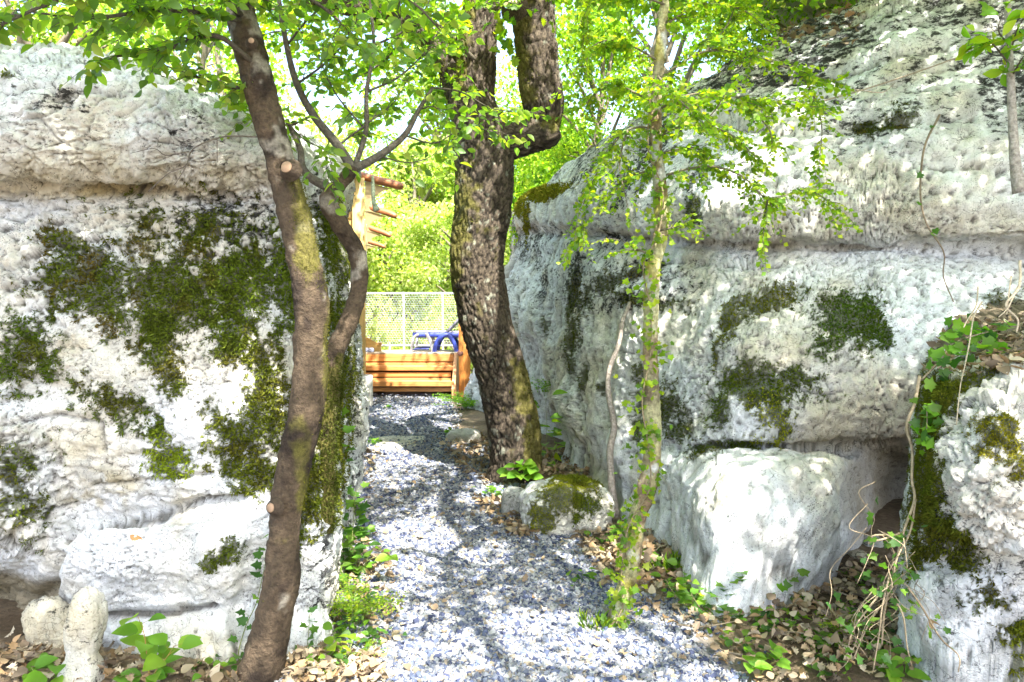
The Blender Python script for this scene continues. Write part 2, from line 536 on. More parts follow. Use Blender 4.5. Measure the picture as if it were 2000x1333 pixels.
def grow_moss(rock, parent, prep, cell, seed=3):
    rg = np.random.default_rng(seed)
    for sp, w in prep:
        idx = np.nonzero(w > .12)[0]
        if len(idx) == 0: continue
        d = sp.get('dens', 1.0)
        take = rg.random(len(idx)) < np.minimum(1.0, w[idx] * d * .9)
        idx = idx[take]
        rep = max(1, int(round(2.0 * d)))
        idx = np.repeat(idx, rep)
        P = rock.P[idx] + rg.normal(size=(len(idx), 3)) * cell * .6
        n = rock.Nf[idx]
        D = nrm(n * .55 + rg.normal(size=(len(idx), 3)) * .6 + np.array([0, 0, sp.get('hang', -.25)]))
        S = rg.uniform(*sp.get('len', (.01, .024)), size=len(idx)) * (.5 + .7 * w[idx])
        tone = np.array(sp.get('tone', (.07, .085, .016))) * [1.35, 1.45, 1.0]
        br = np.array([.13, .085, .025])
        k = sst(-.1, .45, fbm(P, 9, 3, 7))[:, None] * sp.get('brown', .5)
        C = (tone * (1 - k) + br * k) * rg.uniform(.55, 1.5, size=(len(idx), 1))
        mb = MB()
        leaves(mb, T_DIA, P - n * .003, D, rg.normal(size=(len(idx), 3)), S, C, sp.get('wid', .55))
        mb.build('moss', M['moss'], parent)

# ---- big outcrop on the near side of the path
def left_rock():
    root = empty('limestone_outcrop', (-1.6, 3.4, 0))
    xs = [-700, -300, 0, 120, 260, 400, 500, 575]
    def fr(ys, Ys, side):
        ys = ys if hasattr(ys, '__len__') else [ys] * 8
        return [(x, y, Y) for x, y, Y in zip(xs, ys, Ys)] + side
    rows = [
        [('g', x, Y) for x, Y in zip(xs, [3.3, 3.42, 3.40, 3.24, 3.08, 3.05, 3.05, 3.12])] + [('g', 640, 3.34), ('g', 664, 4.2), ('g', 690, 5.5), ('g', 690, 7.0), ('g', 500, 8.6)],
        fr([1275] * 8, [3.33, 3.47, 3.50, 3.33, 3.15, 3.12, 3.11, 3.16], [(642, 1225, 3.4), (666, 1080, 4.2), (690, 960, 5.5), (692, 860, 7.0), (500, 810, 8.6)]),
        fr([1185, 1185, 1190, 1192, 1186, 1180, 1180, 1180], [3.4, 3.55, 3.66, 3.3, 3.24, 3.24, 3.26, 3.27], [(644, 1170, 3.42), (670, 1040, 4.2), (694, 940, 5.5), (694, 840, 7.0), (500, 800, 8.6)]),
        fr([1110] * 8, [3.3, 3.35, 3.45, 3.2, 3.14, 3.16, 3.2, 3.26], [(644, 1100, 3.42), (674, 990, 4.2), (702, 900, 5.5), (696, 820, 7.0), (500, 790, 8.6)]),
        fr([1035] * 8, [3.2, 3.12, 3.14, 3.24, 3.16, 3.16, 3.2, 3.26], [(642, 1030, 3.42), (674, 940, 4.2), (706, 860, 5.5), (696, 800, 7.0), (500, 780, 8.6)]),
        fr([1003, 1003, 1003, 1003, 1003, 1000, 995, 995], [3.2, 3.1, 3.1, 3.3, 3.27, 3.22, 3.22, 3.26], [(640, 990, 3.42), (672, 910, 4.2), (706, 830, 5.5), (696, 785, 7.0), (500, 770, 8.6)]),
        fr([930] * 8, [3.2, 3.1, 3.12, 3.25, 3.22, 3.2, 3.22, 3.27], [(638, 930, 3.43), (668, 870, 4.2), (704, 790, 5.5), (692, 760, 7.0), (500, 760, 8.6)]),
        fr([800] * 8, [3.25, 3.15, 3.18, 3.22, 3.2, 3.2, 3.24, 3.3], [(634, 800, 3.46), (664, 780, 4.2), (694, 735, 5.4), (688, 720, 7.0), (500, 740, 8.6)]),
        fr([650] * 8, [3.3, 3.2, 3.24, 3.25, 3.22, 3.25, 3.28, 3.32], [(634, 650, 3.5), (662, 655, 4.2), (690, 650, 5.3), (684, 650, 7.0), (500, 700, 8.6)]),
        fr([520] * 8, [3.35, 3.3, 3.33, 3.34, 3.31, 3.33, 3.37, 3.42], [(630, 520, 3.6), (655, 530, 4.2), (684, 548, 5.2), (674, 560, 7.0), (500, 640, 8.6)]),
        fr([415] * 8, [3.4, 3.4, 3.43, 3.43, 3.41, 3.43, 3.46, 3.53], [(622, 420, 3.75), (645, 430, 4.3), (668, 440, 5.3), (655, 470, 7.0), (500, 560, 8.6)]),
        fr([372] * 8, [3.34, 3.38, 3.40, 3.41, 3.39, 3.41, 3.44, 3.52], [(625, 385, 3.75), (650, 392, 4.3), (678, 392, 5.2), (660, 430, 7.0), (500, 540, 8.6)]),
        fr([320] * 8, [3.2, 3.2, 3.2, 3.22, 3.23, 3.26, 3.33, 3.45], [(628, 345, 3.75), (655, 355, 4.3), (684, 350, 5.3), (665, 400, 7.0), (500, 520, 8.6)]),
        fr([205, 205, 205, 215, 230, 250, 270, 290], [3.14, 3.14, 3.15, 3.18, 3.21, 3.28, 3.42, 3.58], [(622, 305, 3.95), (652, 325, 4.5), (682, 335, 5.5), (660, 390, 7.1), (500, 500, 8.7)]),
        fr([118, 118, 120, 126, 150, 195, 225, 262], [3.25, 3.25, 3.27, 3.3, 3.34, 3.42, 3.58, 3.8], [(612, 288, 4.15), (640, 308, 4.7), (668, 325, 5.6), (650, 385, 7.2), (500, 490, 8.8)]),
        fr([88, 88, 90, 97, 130, 180, 212, 250], [3.6, 3.6, 3.62, 3.66, 3.7, 3.8, 3.9, 4.15], [(600, 275, 4.5), (626, 298, 5.1), (650, 320, 5.9), (640, 380, 7.3), (500, 480, 8.8)]),
        [('b', 0, .7, .03)] * 4 + [('b', -.05, .6, .03), ('b', -.12, .6, .03), ('b', -.2, .5, .03), ('b', -.3, .4, .03)] + [('b', -.3, .3, .02), ('b', -.5, .3, .02), ('b', -.6, .2, .02), ('b', -.6, .1, -.1), ('b', 0, .2, -.2)],
        [('b', 0, 2.0, -.1)] * 4 + [('b', -.3, 1.8, -.1), ('b', -.5, 1.6, -.1), ('b', -.65, 1.4, -.1), ('b', -.75, 1.2, -.1)] + [('b', -.8, 1.0, -.1), ('b', -1.0, .9, -.2), ('b', -1.0, .6, -.3), ('b', -.8, .2, -.3), ('b', 0, .2, -.3)],
    ]
    A = net(rows, [10, 14, 26, 28, 14, 26, 46, 52, 48, 40, 20, 22, 44, 34, 16, 16, 14], [16, 50, 46, 50, 50, 38, 34, 36, 34, 36, 18, 6])
    R = Rock(A, 1); u, v, P = R.u, R.v, R.P0
    R.disp(fbm(P, 1.6, 5, 1) * .05 + fbm(P, 5.0, 5, 3) * .028)
    # massive upper bed: soft dimples and chipped lower lip
    up = sst(400, 330, v) * sst(640, 560, u)
    R.disp(up * (fbm(P * [1, 1, 2.2], 9, 4, 5, ridge=True) * .018))
    R.disp(-sst(.0, .5, ell(u, v, 235, 372, 95, 22)) * .05 - sst(0, .5, ell(u, v, 60, 360, 70, 14)) * .03 - sst(0, .5, ell(u, v, 430, 388, 80, 14)) * .03)
    # rubble bed of cemented cobbles
    wv = v + fbm(P, 4, 3, 8) * 30
    rub = np.clip(sst(350, 395, wv) * sst(640, 500, wv) + sst(0, .35, ell(u, v, 20, 960, 150, 160)) + .5 * sst(0, .3, ell(u, v, 60, 640, 120, 140)), 0, 1) * sst(660, 600, u)
    for sc, am, sd in ((13, .045, 1), (28, .024, 5), (55, .011, 9)):
        f1, f2, idd = worley(P * [1, 1, 1.35] + fbm(P, 6, 2, 77)[:, None] * .05, sc, sd)
        pick = (idd > .3)
        R.disp(rub * am * ((1 - (f1 * 1.25) ** 2).clip(-.3, 1) * pick - .25))
    # thin bedding cracks, ledges and flakes elsewhere
    for sc, sd in ((5, 231), (13, 233)):
        f1, f2, idd = worley(P * [1, 1, 1.7] + fbm(P, 4, 4, sd)[:, None] * .16, sc, sd)
        R.disp(-np.exp(-((f2 - f1) / .045) ** 2) * .016 * sst(-.05, .25, fbm(P, 2.2, 3, sd + 1)) * (1 - .5 * rub))
    cr = fbm(P * [1, 1, 3.2], 3.2, 5, 31)
    R.disp(-np.exp(-(cr / .012) ** 2) * .014 * (1 - rub))
    cr2 = fbm(P * [1.6, 1.6, 2.6], 9, 5, 37)
    R.disp(-np.exp(-(cr2 / .02) ** 2) * .006)
    for sc, am, sd in ((4.5, .030, 43), (10, .016, 45), (24, .008, 47)):      # flaked, chipped facets
        f1, f2, idd = worley(P * [1, 1, 1.5] + fbm(P, 5, 3, sd)[:, None] * .09, sc, sd)
        R.disp((idd - .5) * am * sst(0, .22, f2 - f1) * (1 - .7 * rub))
    for pl, w_, dp in (([(120, 1060), (150, 1022), (240, 1008), (300, 1004), (390, 985), (470, 975)], 8, .07), ([(108, 1090), (95, 1150), (60, 1180)], 14, .06),
                       ([(100, 190), (160, 178), (230, 185)], 6, .03), ([(0, 830), (110, 812), (190, 828), (200, 880)], 6, .03), ([(250, 375), (300, 380), (350, 372)], 7, .04),
                       ([(560, 420), (590, 560), (585, 700), (600, 860)], 12, .04), ([(110, 1195), (200, 1204), (340, 1196), (420, 1180)], 9, .06), ([(180, 950), (280, 945), (400, 930)], 5, .02)):
        d, s = polyd(u, v, pl)
        R.disp(-np.exp(-(d / w_) ** 2) * dp)
    # blocky lower bed: its sharp near corner, pitted face
    d, s = polyd(u, v, [(488, 1068), (484, 1120), (470, 1185), (462, 1240)])
    R.disp(np.where(s > 0, sst(0, 26, d), 0) * .05 * sst(1030, 1070, v) * sst(340, 400, u) * sst(150, 80, d))
    pit = worley(P, 22, 60)[0]
    R.disp(-sst(.33, .1, pit) * .012 * sst(-.1, .3, fbm(P, 2, 3, 66)))
    R.disp(fbm(P, 26, 5, 13) * .010)
    R.finish(); R.colour(.0)
    P = R.P
    # natural staining: ochre under the upper lip, grey at the foot
    R.stain(np.array([.5, .43, .27]), sst(215, 350, v) * sst(400, 372, v) * sst(600, 540, u) * (.55 + .5 * fbm(P, 7, 3, 71)))
    R.stain(OCHRE * .8, np.clip(sst(0, .5, ell(u, v, 235, 370, 110, 20)) + sst(0, .5, ell(u, v, 190, 960, 110, 60)) * .8 * sst(-.1, .3, fbm(P, 12, 4, 72)), 0, 1) * .8)
    R.stain(np.array([.24, .19, .10]), sst(0, .3, ell(u, v, 10, 1215, 150, 110)) * .9)  # overhang shade painted brown into the low hollow
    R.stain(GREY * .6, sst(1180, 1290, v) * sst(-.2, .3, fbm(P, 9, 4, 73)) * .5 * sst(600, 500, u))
    R.stain(np.array([.10, .09, .07]), sst(.003, .016, R.hol) * .85)  # points set back from their neighbours are darkened
    area = np.clip(sst(0, .4, ell(u, v, 250, 200, 330, 130)) * .8 + sst(0, .4, ell(u, v, 400, 430, 220, 70)) + sst(0, .3, ell(u, v, 60, 960, 140, 140)) + .25 + sst(560, 640, u) * .7, 0, 1)
    R.crust = .1 + .62 * area * sst(-.35, .3, fbm(P, 3, 3, 75))
    R.crust *= 1 - .8 * sst(620, 700, v) * sst(560, 480, u)
    E = lambda *e, **k: dict(e=list(e), **k)
    spots = [
        E((180, 545, 120, 80, 5), (330, 565, 150, 105, 0), (300, 625, 120, 50, 0), (140, 480, 70, 30, 20), brown=.75),
        E((470, 560, 120, 95, 10), (560, 560, 50, 110, 0), (460, 640, 60, 40, 0), tone=(.08, .105, .016), brown=.35),
        E((420, 450, 170, 60, 5, .7), (300, 430, 60, 40, 0, .7), rough=1.7, cut=.3, brown=.5, dens=.8),
        E((310, 695, 58, 85, -15), (445, 690, 28, 42, 0), rough=1.3, brown=.45),
        E((35, 690, 85, 75, 0), tone=(.06, .085, .014), brown=.35),
        E((225, 785, 75, 45, 10), rough=1.4, tone=(.06, .08, .014), brown=.4),
        E((325, 893, 52, 44, 0), tone=(.14, .17, .018), brown=.1),
        E((460, 865, 72, 95, -15), (515, 720, 38, 65, 0), (520, 800, 55, 85, 0), (500, 930, 50, 50, 0), tone=(.075, .085, .014), brown=.3),
        E((600, 930, 38, 130, 4), (575, 1000, 30, 80, 0), (620, 830, 40, 90, 0), (570, 1070, 26, 30, 0), tone=(.07, .085, .014), brown=.3),
        E((650, 480, 34, 70, -10), (675, 530, 26, 50, 0), (655, 620, 34, 45, 0), (640, 420, 24, 60, 0), tone=(.06, .075, .012), brown=.3),
        E((668, 740, 30, 120, 0), (660, 860, 24, 70, 0), (652, 960, 16, 60, 0), tone=(.06, .07, .012), brown=.4),
        E((450, 1075, 22, 30, 30), (420, 1090, 14, 14, 0), rough=1.6, brown=.3, dens=.8),
        E((20, 900, 60, 60, 0, .7), (50, 990, 60, 50, 0, .6), rough=1.8, cut=.3, brown=.4, dens=.7),
        E((15, 145, 12, 7, 0), tone=(.12, .14, .02)),
    ]
    prep = moss_patches(R, root, spots, seed=1)
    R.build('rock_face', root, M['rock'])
    grow_moss(R, root, prep, .006, 5)
    tag(root, 'massive layered white limestone outcrop with a smooth bulging top and wide dark moss blanket', 'rock outcrop')
    return R

def right_cliff():
    root = empty('limestone_cliff', (1.6, 5.0, 0))
    Yb = [14, 12, 8.8, 7.35, 5.65, 4.5, 3.62, 3.58, 4.0, 5.7, 4.6, 4.2]
    xb = [985, 902, 1070, 1092, 1205, 1292, 1390, 1530, 1655, 1760, 2060, 2500]
    def row(ys, Ys, xs):
        return [(x, y, Y) for x, y, Y in zip(xs, ys, Ys)]
    xa = [1000, 985, 1062, 1110, 1200, 1300, 1420, 1550, 1668, 1770, 2060, 2500]
    def dx(*d): return [a + (d[k] if k < len(d) else 0) for k, a in enumerate(xa)]
    rows = [
        [('g', x, Y) for x, Y in zip(xb, Yb)],
        row([740, 765, 830, 860, 940, 1000, 1060, 1060, 1040, 1000, 1000, 1000], [14, 11.9, 8.75, 7.3, 5.66, 4.62, 3.74, 3.68, 4.06, 5.7, 4.5, 4.2], dx(0, -78, 6, -14, 4, -6, -14, -4)),
        row([720, 730, 790, 800, 860, 910, 930, 920, 915, 910, 910, 910], [14, 11.6, 8.65, 7.3, 5.7, 4.8, 3.93, 3.88, 4.16, 5.6, 4.5, 4.2], dx(0, -60, 4, -12)),
        row([700, 705, 768, 780, 825, 868, 885, 880, 880, 875, 875, 875], [14, 11.2, 8.6, 7.32, 5.75, 4.95, 4.2, 4.2, 4.36, 4.7, 4.4, 4.2], dx(0, -30, 0, -10)),
        row([680, 670, 740, 755, 790, 830, 845, 845, 850, 845, 840, 840], [14, 11.0, 8.55, 7.32, 5.8, 5.0, 4.24, 4.14, 4.14, 4.16, 4.2, 4.1], dx(0, -4, 0, -8)),
        row([640, 630, 690, 690, 720, 750, 760, 760, 760, 750, 750, 750], [14, 10.8, 8.5, 7.35, 5.85, 5.05, 4.36, 4.2, 4.15, 4.12, 4.1, 4.1], dx(0, 0, 0, -6)),
        row([600, 575, 630, 620, 640, 655, 660, 650, 640, 640, 640, 640], [14, 10.7, 8.5, 7.4, 5.95, 5.15, 4.52, 4.34, 4.28, 4.25, 4.2, 4.1], dx(0, -6)),
        row([560, 535, 555, 550, 555, 560, 555, 550, 550, 550, 550, 550], [14, 10.9, 8.75, 7.55, 6.15, 5.35, 4.8, 4.66, 4.6, 4.52, 4.4, 4.2], dx(0, 12)),
        row([480, 462, 460, 455, 465, 478, 480, 480, 482, 482, 482, 482], [14, 11.0, 9.0, 7.8, 6.3, 5.5, 4.96, 4.82, 4.76, 4.66, 4.5, 4.2], dx(0, 36)),
        row([450, 430, 430, 428, 438, 450, 452, 450, 450, 450, 450, 450], [14, 10.6, 8.7, 7.5, 6.12, 5.34, 4.8, 4.66, 4.6, 4.5, 4.34, 4.1], dx(0, 26)),
        row([430, 402, 392, 386, 380, 372, 352, 335, 325, 320, 320, 320], [14, 10.7, 8.75, 7.6, 6.2, 5.42, 4.9, 4.74, 4.66, 4.55, 4.4, 4.1], dx(0, 32)),
        row([425, 390, 374, 348, 296, 262, 232, 202, 185, 170, 160, 160], [14, 11.2, 9.2, 8.2, 6.85, 6.0, 5.32, 5.1, 4.98, 4.85, 4.65, 4.3], dx(0, 40)),
        row([420, 386, 368, 318, 268, 192, 128, 62, 14, -30, -70, -70], [14, 11.9, 9.9, 9.0, 7.6, 6.9, 6.15, 5.85, 5.6, 5.4, 5.1, 4.6], dx(0, 40)),
        [('b', 0, .4, .05), ('b', 0, .8, .03)] + [('b', .1, .9, .06)] * 10,
        [('b', 0, 2.0, -.1), ('b', 0, 2.0, -.1)] + [('b', .5, 2.2, .05)] * 10,
    ]
    A = net(rows, [12, 34, 14, 12, 26, 34, 34, 30, 12, 26, 46, 46, 20, 10], [6, 44, 26, 44, 48, 56, 58, 64, 70, 50, 14])
    R = Rock(A, 2); u, v, P = R.u, R.v, R.P0
    near = sst(9, 6, P[:, 1])
    R.disp(fbm(P, 1.3, 5, 101) * .09 + fbm(P, 4.2, 5, 103) * .035)
    # vertical solution fluting on the far and middle faces below the bed line
    fl = fbm(P * [2.6, 1.2, .55], 2.4, 4, 105, ridge=True)
    R.disp(fl * .05 * sst(470, 540, v) * sst(1500, 1300, u))
    # horizontal bedding steps above
    bd = fbm(P * [.5, .5, 4.0], 1.6, 5, 107)
    R.disp(bd * .035 * sst(520, 440, v))
    for pl, w_, dp in (([(1040, 455), (1150, 462), (1240, 468), (1330, 478), (1480, 482), (1650, 486), (1850, 490), (2050, 488)], 9, .055),
                       ([(1250, 520), (1400, 516), (1520, 525)], 7, .03), ([(1400, 870), (1520, 872), (1620, 878), (1760, 868)], 9, .06), ([(1090, 900), (1088, 850), (1096, 800)], 9, .12),
                       ([(1200, 600), (1185, 720), (1190, 850), (1200, 1000)], 12, .05), ([(1255, 760), (1245, 880), (1262, 980)], 14, .07), ([(1300, 1080), (1296, 960), (1330, 880)], 10, .05),
                       ([(1400, 240), (1560, 262), (1700, 250), (1900, 232)], 10, .04), ([(1520, 165), (1650, 150), (1850, 90)], 9, .03), ([(1700, 330), (1850, 320), (2000, 335)], 7, .015)):
        d, s = polyd(u, v + fbm(P, 5, 3, 109) * 6, pl)
        R.disp(-np.exp(-(d / w_) ** 2) * dp)
    for cx, cy, rx, ry, am in ((1500, 690, 120, 90, .10), (1490, 800, 110, 75, .09), (1650, 720, 120, 120, .07), (1230, 880, 50, 80, .06), (1420, 1000, 90, 110, .06), (1040, 620, 40, 70, .1), (1110, 800, 40, 60, .08), (1620, 820, 120, 50, .05), (1320, 930, 40, 60, .05)):
        R.disp(sst(0, .8, ell(u, v, cx, cy, rx, ry)) * am)
    # scooped, water-worn shells beside the hollow
    for pl, am in (([(1645, 900), (1612, 960), (1600, 1010), (1555, 1040), (1500, 1062), (1474, 1100), (1460, 1190)], .03), ([(1716, 905), (1705, 970), (1672, 1050), (1640, 1080), (1600, 1112), (1560, 1118), (1548, 1190)], .045)):
        d, s = polyd(u, v, pl)
        lim = sst(872, 900, v) * sst(1800, 1740, u)
        R.disp(np.where(s < 0, -1, 0) * am * sst(0, 60, d) * lim)
        R.disp(np.where(s > 0, 1, 0) * np.exp(-(d / 30) ** 2) * .008 * lim)
    # pitted, pocked skin
    pit, _, idp = worley(P + fbm(P, 8, 2, 111)[:, None] * .04, 17, 113)
    pm = sst(-.15, .25, fbm(P, 1.5, 3, 115)) * (idp > .45)
    R.disp(-sst(.42, .12, pit) * .022 * pm * sst(1000, 880, v))
    pit2 = worley(P, 42, 117)[0]
    R.disp(-sst(.35, .1, pit2) * .008 * sst(700, 560, v))
    for sc, sd in ((4, 241), (11, 243)):
        f1, f2, idd = worley(P * [1, 1, 1.7] + fbm(P, 3, 4, sd)[:, None] * .2, sc, sd)
        R.disp(-np.exp(-((f2 - f1) / .045) ** 2) * .018 * sst(0, .3, fbm(P, 1.8, 3, sd + 1)) * sst(930, 860, v))
    for sc, am, sd in ((3.0, .035, 143), (8, .016, 145), (20, .008, 147)):
        f1, f2, idd = worley(P * [1, 1, 1.4] + fbm(P, 4, 3, sd)[:, None] * .12, sc, sd)
        R.disp((idd - .5) * am * sst(0, .25, f2 - f1) * (1 - .25 * sst(880, 930, v) * sst(1150, 1300, u)))
    cr = fbm(P * [1, 1, 2.6], 4.5, 5, 119)
    R.disp(-np.exp(-(cr / .014) ** 2) * .012 * sst(1100, 1200, u))
    rough = sst(860, 800, v) * sst(700, 760, v) * sst(1450, 1560, u)
    R.disp(rough * fbm(P * [1, 1, 2], 14, 4, 121, ridge=True) * .022)
    smooth = sst(880, 930, v) * sst(1150, 1300, u)
    R.disp(fbm(P, 24, 5, 123) * .012 * (1 - .2 * smooth))
    R.finish(); R.colour(-.05)
    P = R.P
    R.stain(np.array([.50, .44, .33]), sst(360, 430, v) * sst(475, 455, v) * sst(1000, 1300, u) * (.5 + .6 * fbm(P, 6, 3, 131)))
    R.stain(np.array([.47, .41, .30]), sst(700, 830, v) * sst(890, 860, v) * sst(1480, 1600, u) * .75)
    R.stain(np.array([.33, .29, .21]), sst(0, .5, ell(u, v, 1720, 960, 90, 140)) * .7)  # darker brown towards the middle of the hollow
    R.stain(np.array([.11, .10, .08]), sst(.003, .016, R.hol) * .8)  # darker the deeper a point sits in the surface
    # weathered grey skin + black crusts, streaky and slanting on the upper beds
    q = np.stack([P[:, 0] * .8 + P[:, 2] * .6, P[:, 1], P[:, 2] * .8 - P[:, 0] * .6], 1) * [.5, .7, 1.5]
    s1 = fbm(q, 11, 5, 133); s2 = fbm(P, 2.2, 3, 135); s3 = fbm(P, 34, 3, 137)
    area = np.clip(sst(400, 120, v) * .85 + sst(0, .5, ell(u, v, 1200, 560, 260, 70)) * .75 + sst(0, .5, ell(u, v, 1230, 330, 200, 130)) * .7 + sst(0, .4, ell(u, v, 1100, 480, 160, 60)) * .8 + .2, 0, 1) * (1 - smooth * .4)
    R.stain(GREY * .75, sst(-.05, .4, s1 + s2 * .5) * area * .55)
    R.crust = area * (.45 + .4 * sst(-.3, .4, s2)) + .1 * (s1 + .5)
    E = lambda *e, **k: dict(e=list(e), **k)
    spots = [
        E((1500, 585, 70, 34, -15), (1430, 625, 26, 60, 15), (1405, 690, 10, 40, 10), (1465, 600, 50, 30, -30), tone=(.10, .105, .014), brown=.3),
        E((1655, 630, 90, 62, 10), (1720, 650, 30, 45, 0), (1610, 680, 40, 30, 0), tone=(.05, .08, .014), brown=.15),
        E((1490, 765, 100, 50, 8), (1415, 800, 34, 46, 30), (1545, 745, 45, 30, 0), tone=(.065, .085, .014), brown=.25),
        E((1505, 815, 38, 45, 10), (1520, 850, 14, 40, 0), tone=(.17, .17, .02), brown=.15, rough=1.3),
        E((1385, 885, 40, 18, -25), (1440, 870, 50, 12, 10), tone=(.055, .07, .014), brown=.3),
        E((1360, 412, 22, 34, 0), tone=(.05, .06, .016), brown=.5),
        E((1125, 560, 17, 42, 12), (1118, 600, 10, 30, 0), tone=(.055, .06, .012), brown=.4),
        E((1127, 660, 18, 44, 8), (1122, 710, 14, 26, 0), tone=(.055, .06, .012), brown=.4),
        E((1150, 742, 12, 26, 0), (1180, 762, 9, 18, 0), tone=(.055, .065, .012), brown=.4),
        E((1072, 640, 7, 20, 0), tone=(.07, .07, .012)),
        E((1310, 800, 42, 50, 35), (1330, 840, 40, 22, 20), tone=(.05, .06, .014), brown=.3, rough=1.4),
        E((1252, 770, 16, 60, 0), (1248, 840, 10, 40, 0), tone=(.06, .075, .012), brown=.3),
        E((1220, 545, 70, 18, -20), (1150, 585, 20, 34, 20), (1275, 590, 80, 14, 8, .8), tone=(.05, .055, .014), brown=.5, rough=1.5),
        E((1745, 240, 55, 18, -25), (1700, 250, 30, 12, 0), tone=(.045, .055, .014), brown=.4, rough=1.5),
        E((1960, 590, 46, 34, 0), tone=(.055, .06, .012), brown=.5),
        E((1060, 378, 52, 14, -12), (1020, 400, 16, 26, 0), (1030, 440, 6, 40, 0), tone=(.13, .12, .02), brown=.3, len=(.02, .05), dens=1.4),
    ]
    prep = moss_patches(R, root, spots, seed=2)
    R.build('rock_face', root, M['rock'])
    grow_moss(R, root, prep, .008, 6)
    tag(root, 'long pale limestone cliff with black streaks, a level groove and a shadowed hollow', 'cliff')
    return R

def right_boulder():
    root = empty('limestone_outcrop', (2.0, 2.7, 0))
    rows = [
        [('g', 1740, 3.9), ('g', 1752, 3.4), ('g', 1775, 3.0), ('g', 1835, 2.84), ('g', 1920, 2.74), ('g', 2040, 2.68), ('g', 2300, 2.7), ('g', 2700, 2.8)],
        [(1745, 1100, 3.9), (1756, 1200, 3.4), (1775, 1240, 3.0), (1825, 1260, 2.82), (1910, 1260, 2.72), (2040, 1260, 2.66), (2300, 1260, 2.7), (2700, 1260, 2.8)],
        [(1752, 1040, 3.8), (1756, 1130, 3.35), (1768, 1150, 2.98), (1820, 1150, 2.83), (1900, 1150, 2.74), (2040, 1150, 2.68), (2300, 1150, 2.7), (2700, 1150, 2.8)],
        [(1760, 990, 3.75), (1762, 1060, 3.3), (1775, 1085, 2.98), (1830, 1092, 2.86), (1905, 1100, 2.74), (2040, 1110, 2.62), (2300, 1110, 2.6), (2700, 1110, 2.7)],
        [(1770, 940, 3.7), (1774, 1000, 3.25), (1790, 1020, 2.95), (1838, 1040, 2.68), (1910, 1065, 2.5), (2040, 1090, 2.42), (2300, 1100, 2.45), (2700, 1100, 2.6)],
        [(1778, 880, 3.65), (1782, 920, 3.2), (1800, 930, 2.9), (1836, 940, 2.6), (1905, 960, 2.42), (2040, 980, 2.36), (2300, 980, 2.4), (2700, 980, 2.55)],
        [(1786, 820, 3.6), (1790, 840, 3.2), (1810, 850, 2.9), (1850, 850, 2.66), (1920, 850, 2.48), (2040, 850, 2.42), (2300, 850, 2.45), (2700, 850, 2.6)],
        [(1792, 765, 3.6), (1798, 762, 3.2), (1818, 765, 2.95), (1862, 770, 2.76), (1925, 750, 2.62), (2040, 720, 2.56), (2300, 700, 2.55), (2700, 700, 2.6)],
        [(1796, 738, 3.65), (1804, 735, 3.3), (1825, 735, 3.08), (1870, 735, 2.92), (1930, 712, 2.8), (2040, 680, 2.72), (2300, 660, 2.7), (2700, 660, 2.7)],
        [(1800, 728, 3.8), (1812, 715, 3.55), (1840, 700, 3.4), (1885, 690, 3.3), (1945, 665, 3.2), (2040, 645, 3.1), (2300, 630, 3.0), (2700, 630, 3.0)],
        [(1805, 720, 4.2), (1825, 690, 4.1), (1860, 665, 4.0), (1905, 645, 3.9), (1960, 630, 3.85), (2040, 615, 3.8), (2300, 600, 3.7), (2700, 600, 3.6)],
        [('b', .1, .6, .05)] * 8,
    ]
    A = net(rows, [8, 30, 18, 14, 34, 36, 30, 16, 14, 16, 8], [10, 18, 34, 40, 60, 30, 8])
    R = Rock(A, 3); u, v, P = R.u, R.v, R.P0
    R.disp(fbm(P, 2.0, 5, 201) * .05 + fbm(P, 7, 5, 203) * .026)
    lump = sst(1100, 1060, v) * sst(1800, 1850, u)
    for sc, am, sd in ((14, .03, 1), (32, .018, 5), (66, .008, 9)):
        f1, f2, idd = worley(P + fbm(P, 7, 2, 205)[:, None] * .04, sc, 207 + sd)
        R.disp(lump * am * ((1 - (f1 * 1.25) ** 2).clip(-.3, 1) * (idd > .3) - .25))
    cr = fbm(P * [1.4, 1.4, 2], 6, 5, 209); R.disp(-np.exp(-(cr / .016) ** 2) * .012)
    R.disp(fbm(P, 30, 4, 211) * .007)
    d, s = polyd(u, v, [(1830, 1050), (1880, 1085), (1950, 1105), (2040, 1112)])
    R.disp(-np.exp(-(d / 12) ** 2) * .07)
    R.finish(); R.colour(-.02); P = R.P
    R.stain(np.array([.11, .10, .08]), sst(.003, .015, R.hol) * .8)  # dark tone between and behind the knobs, by depth
    R.stain(GREY * .7, sst(0, .35, fbm(P, 9, 5, 221)) * sst(1090, 1130, v) * .55)
    R.crust = .25 + .45 * sst(-.2, .4, fbm(P, 3, 3, 225))
    R.stain(np.array([.2, .15, .09]), sst(700, 670, v) * .9)
    E = lambda *e, **k: dict(e=list(e), **k)
    spots = [
        E((1962, 850, 62, 50, 10), (1990, 900, 40, 40, 0), tone=(.13, .115, .015), brown=.4, dens=2.2, len=(.005, .012), rough=1.3),
        E((1810, 800, 34, 80, 0), (1800, 920, 34, 90, 0), (1790, 1010, 30, 60, 0), (1835, 780, 40, 40, 0), tone=(.07, .08, .012), brown=.3, dens=2.0, len=(.006, .015)),
        E((1880, 748, 70, 20, -22), (1960, 708, 70, 16, -22), (1840, 770, 30, 30, 0), tone=(.11, .115, .016), brown=.3, dens=2.0, len=(.005, .013)),
        E((1835, 1050, 50, 50, 30), (1790, 1090, 34, 50, 0), (1880, 1100, 36, 24, 20), (1810, 1000, 24, 40, 0), tone=(.07, .075, .014), brown=.4),
        E((1996, 1290, 34, 70, 15), tone=(.10, .11, .014), brown=.2, dens=1.4),
        E((1930, 1170, 60, 40, 0, .6), (1960, 1230, 50, 50, 0, .6), rough=1.7, cut=.35, dens=.6, tone=(.05, .06, .015)),
    ]
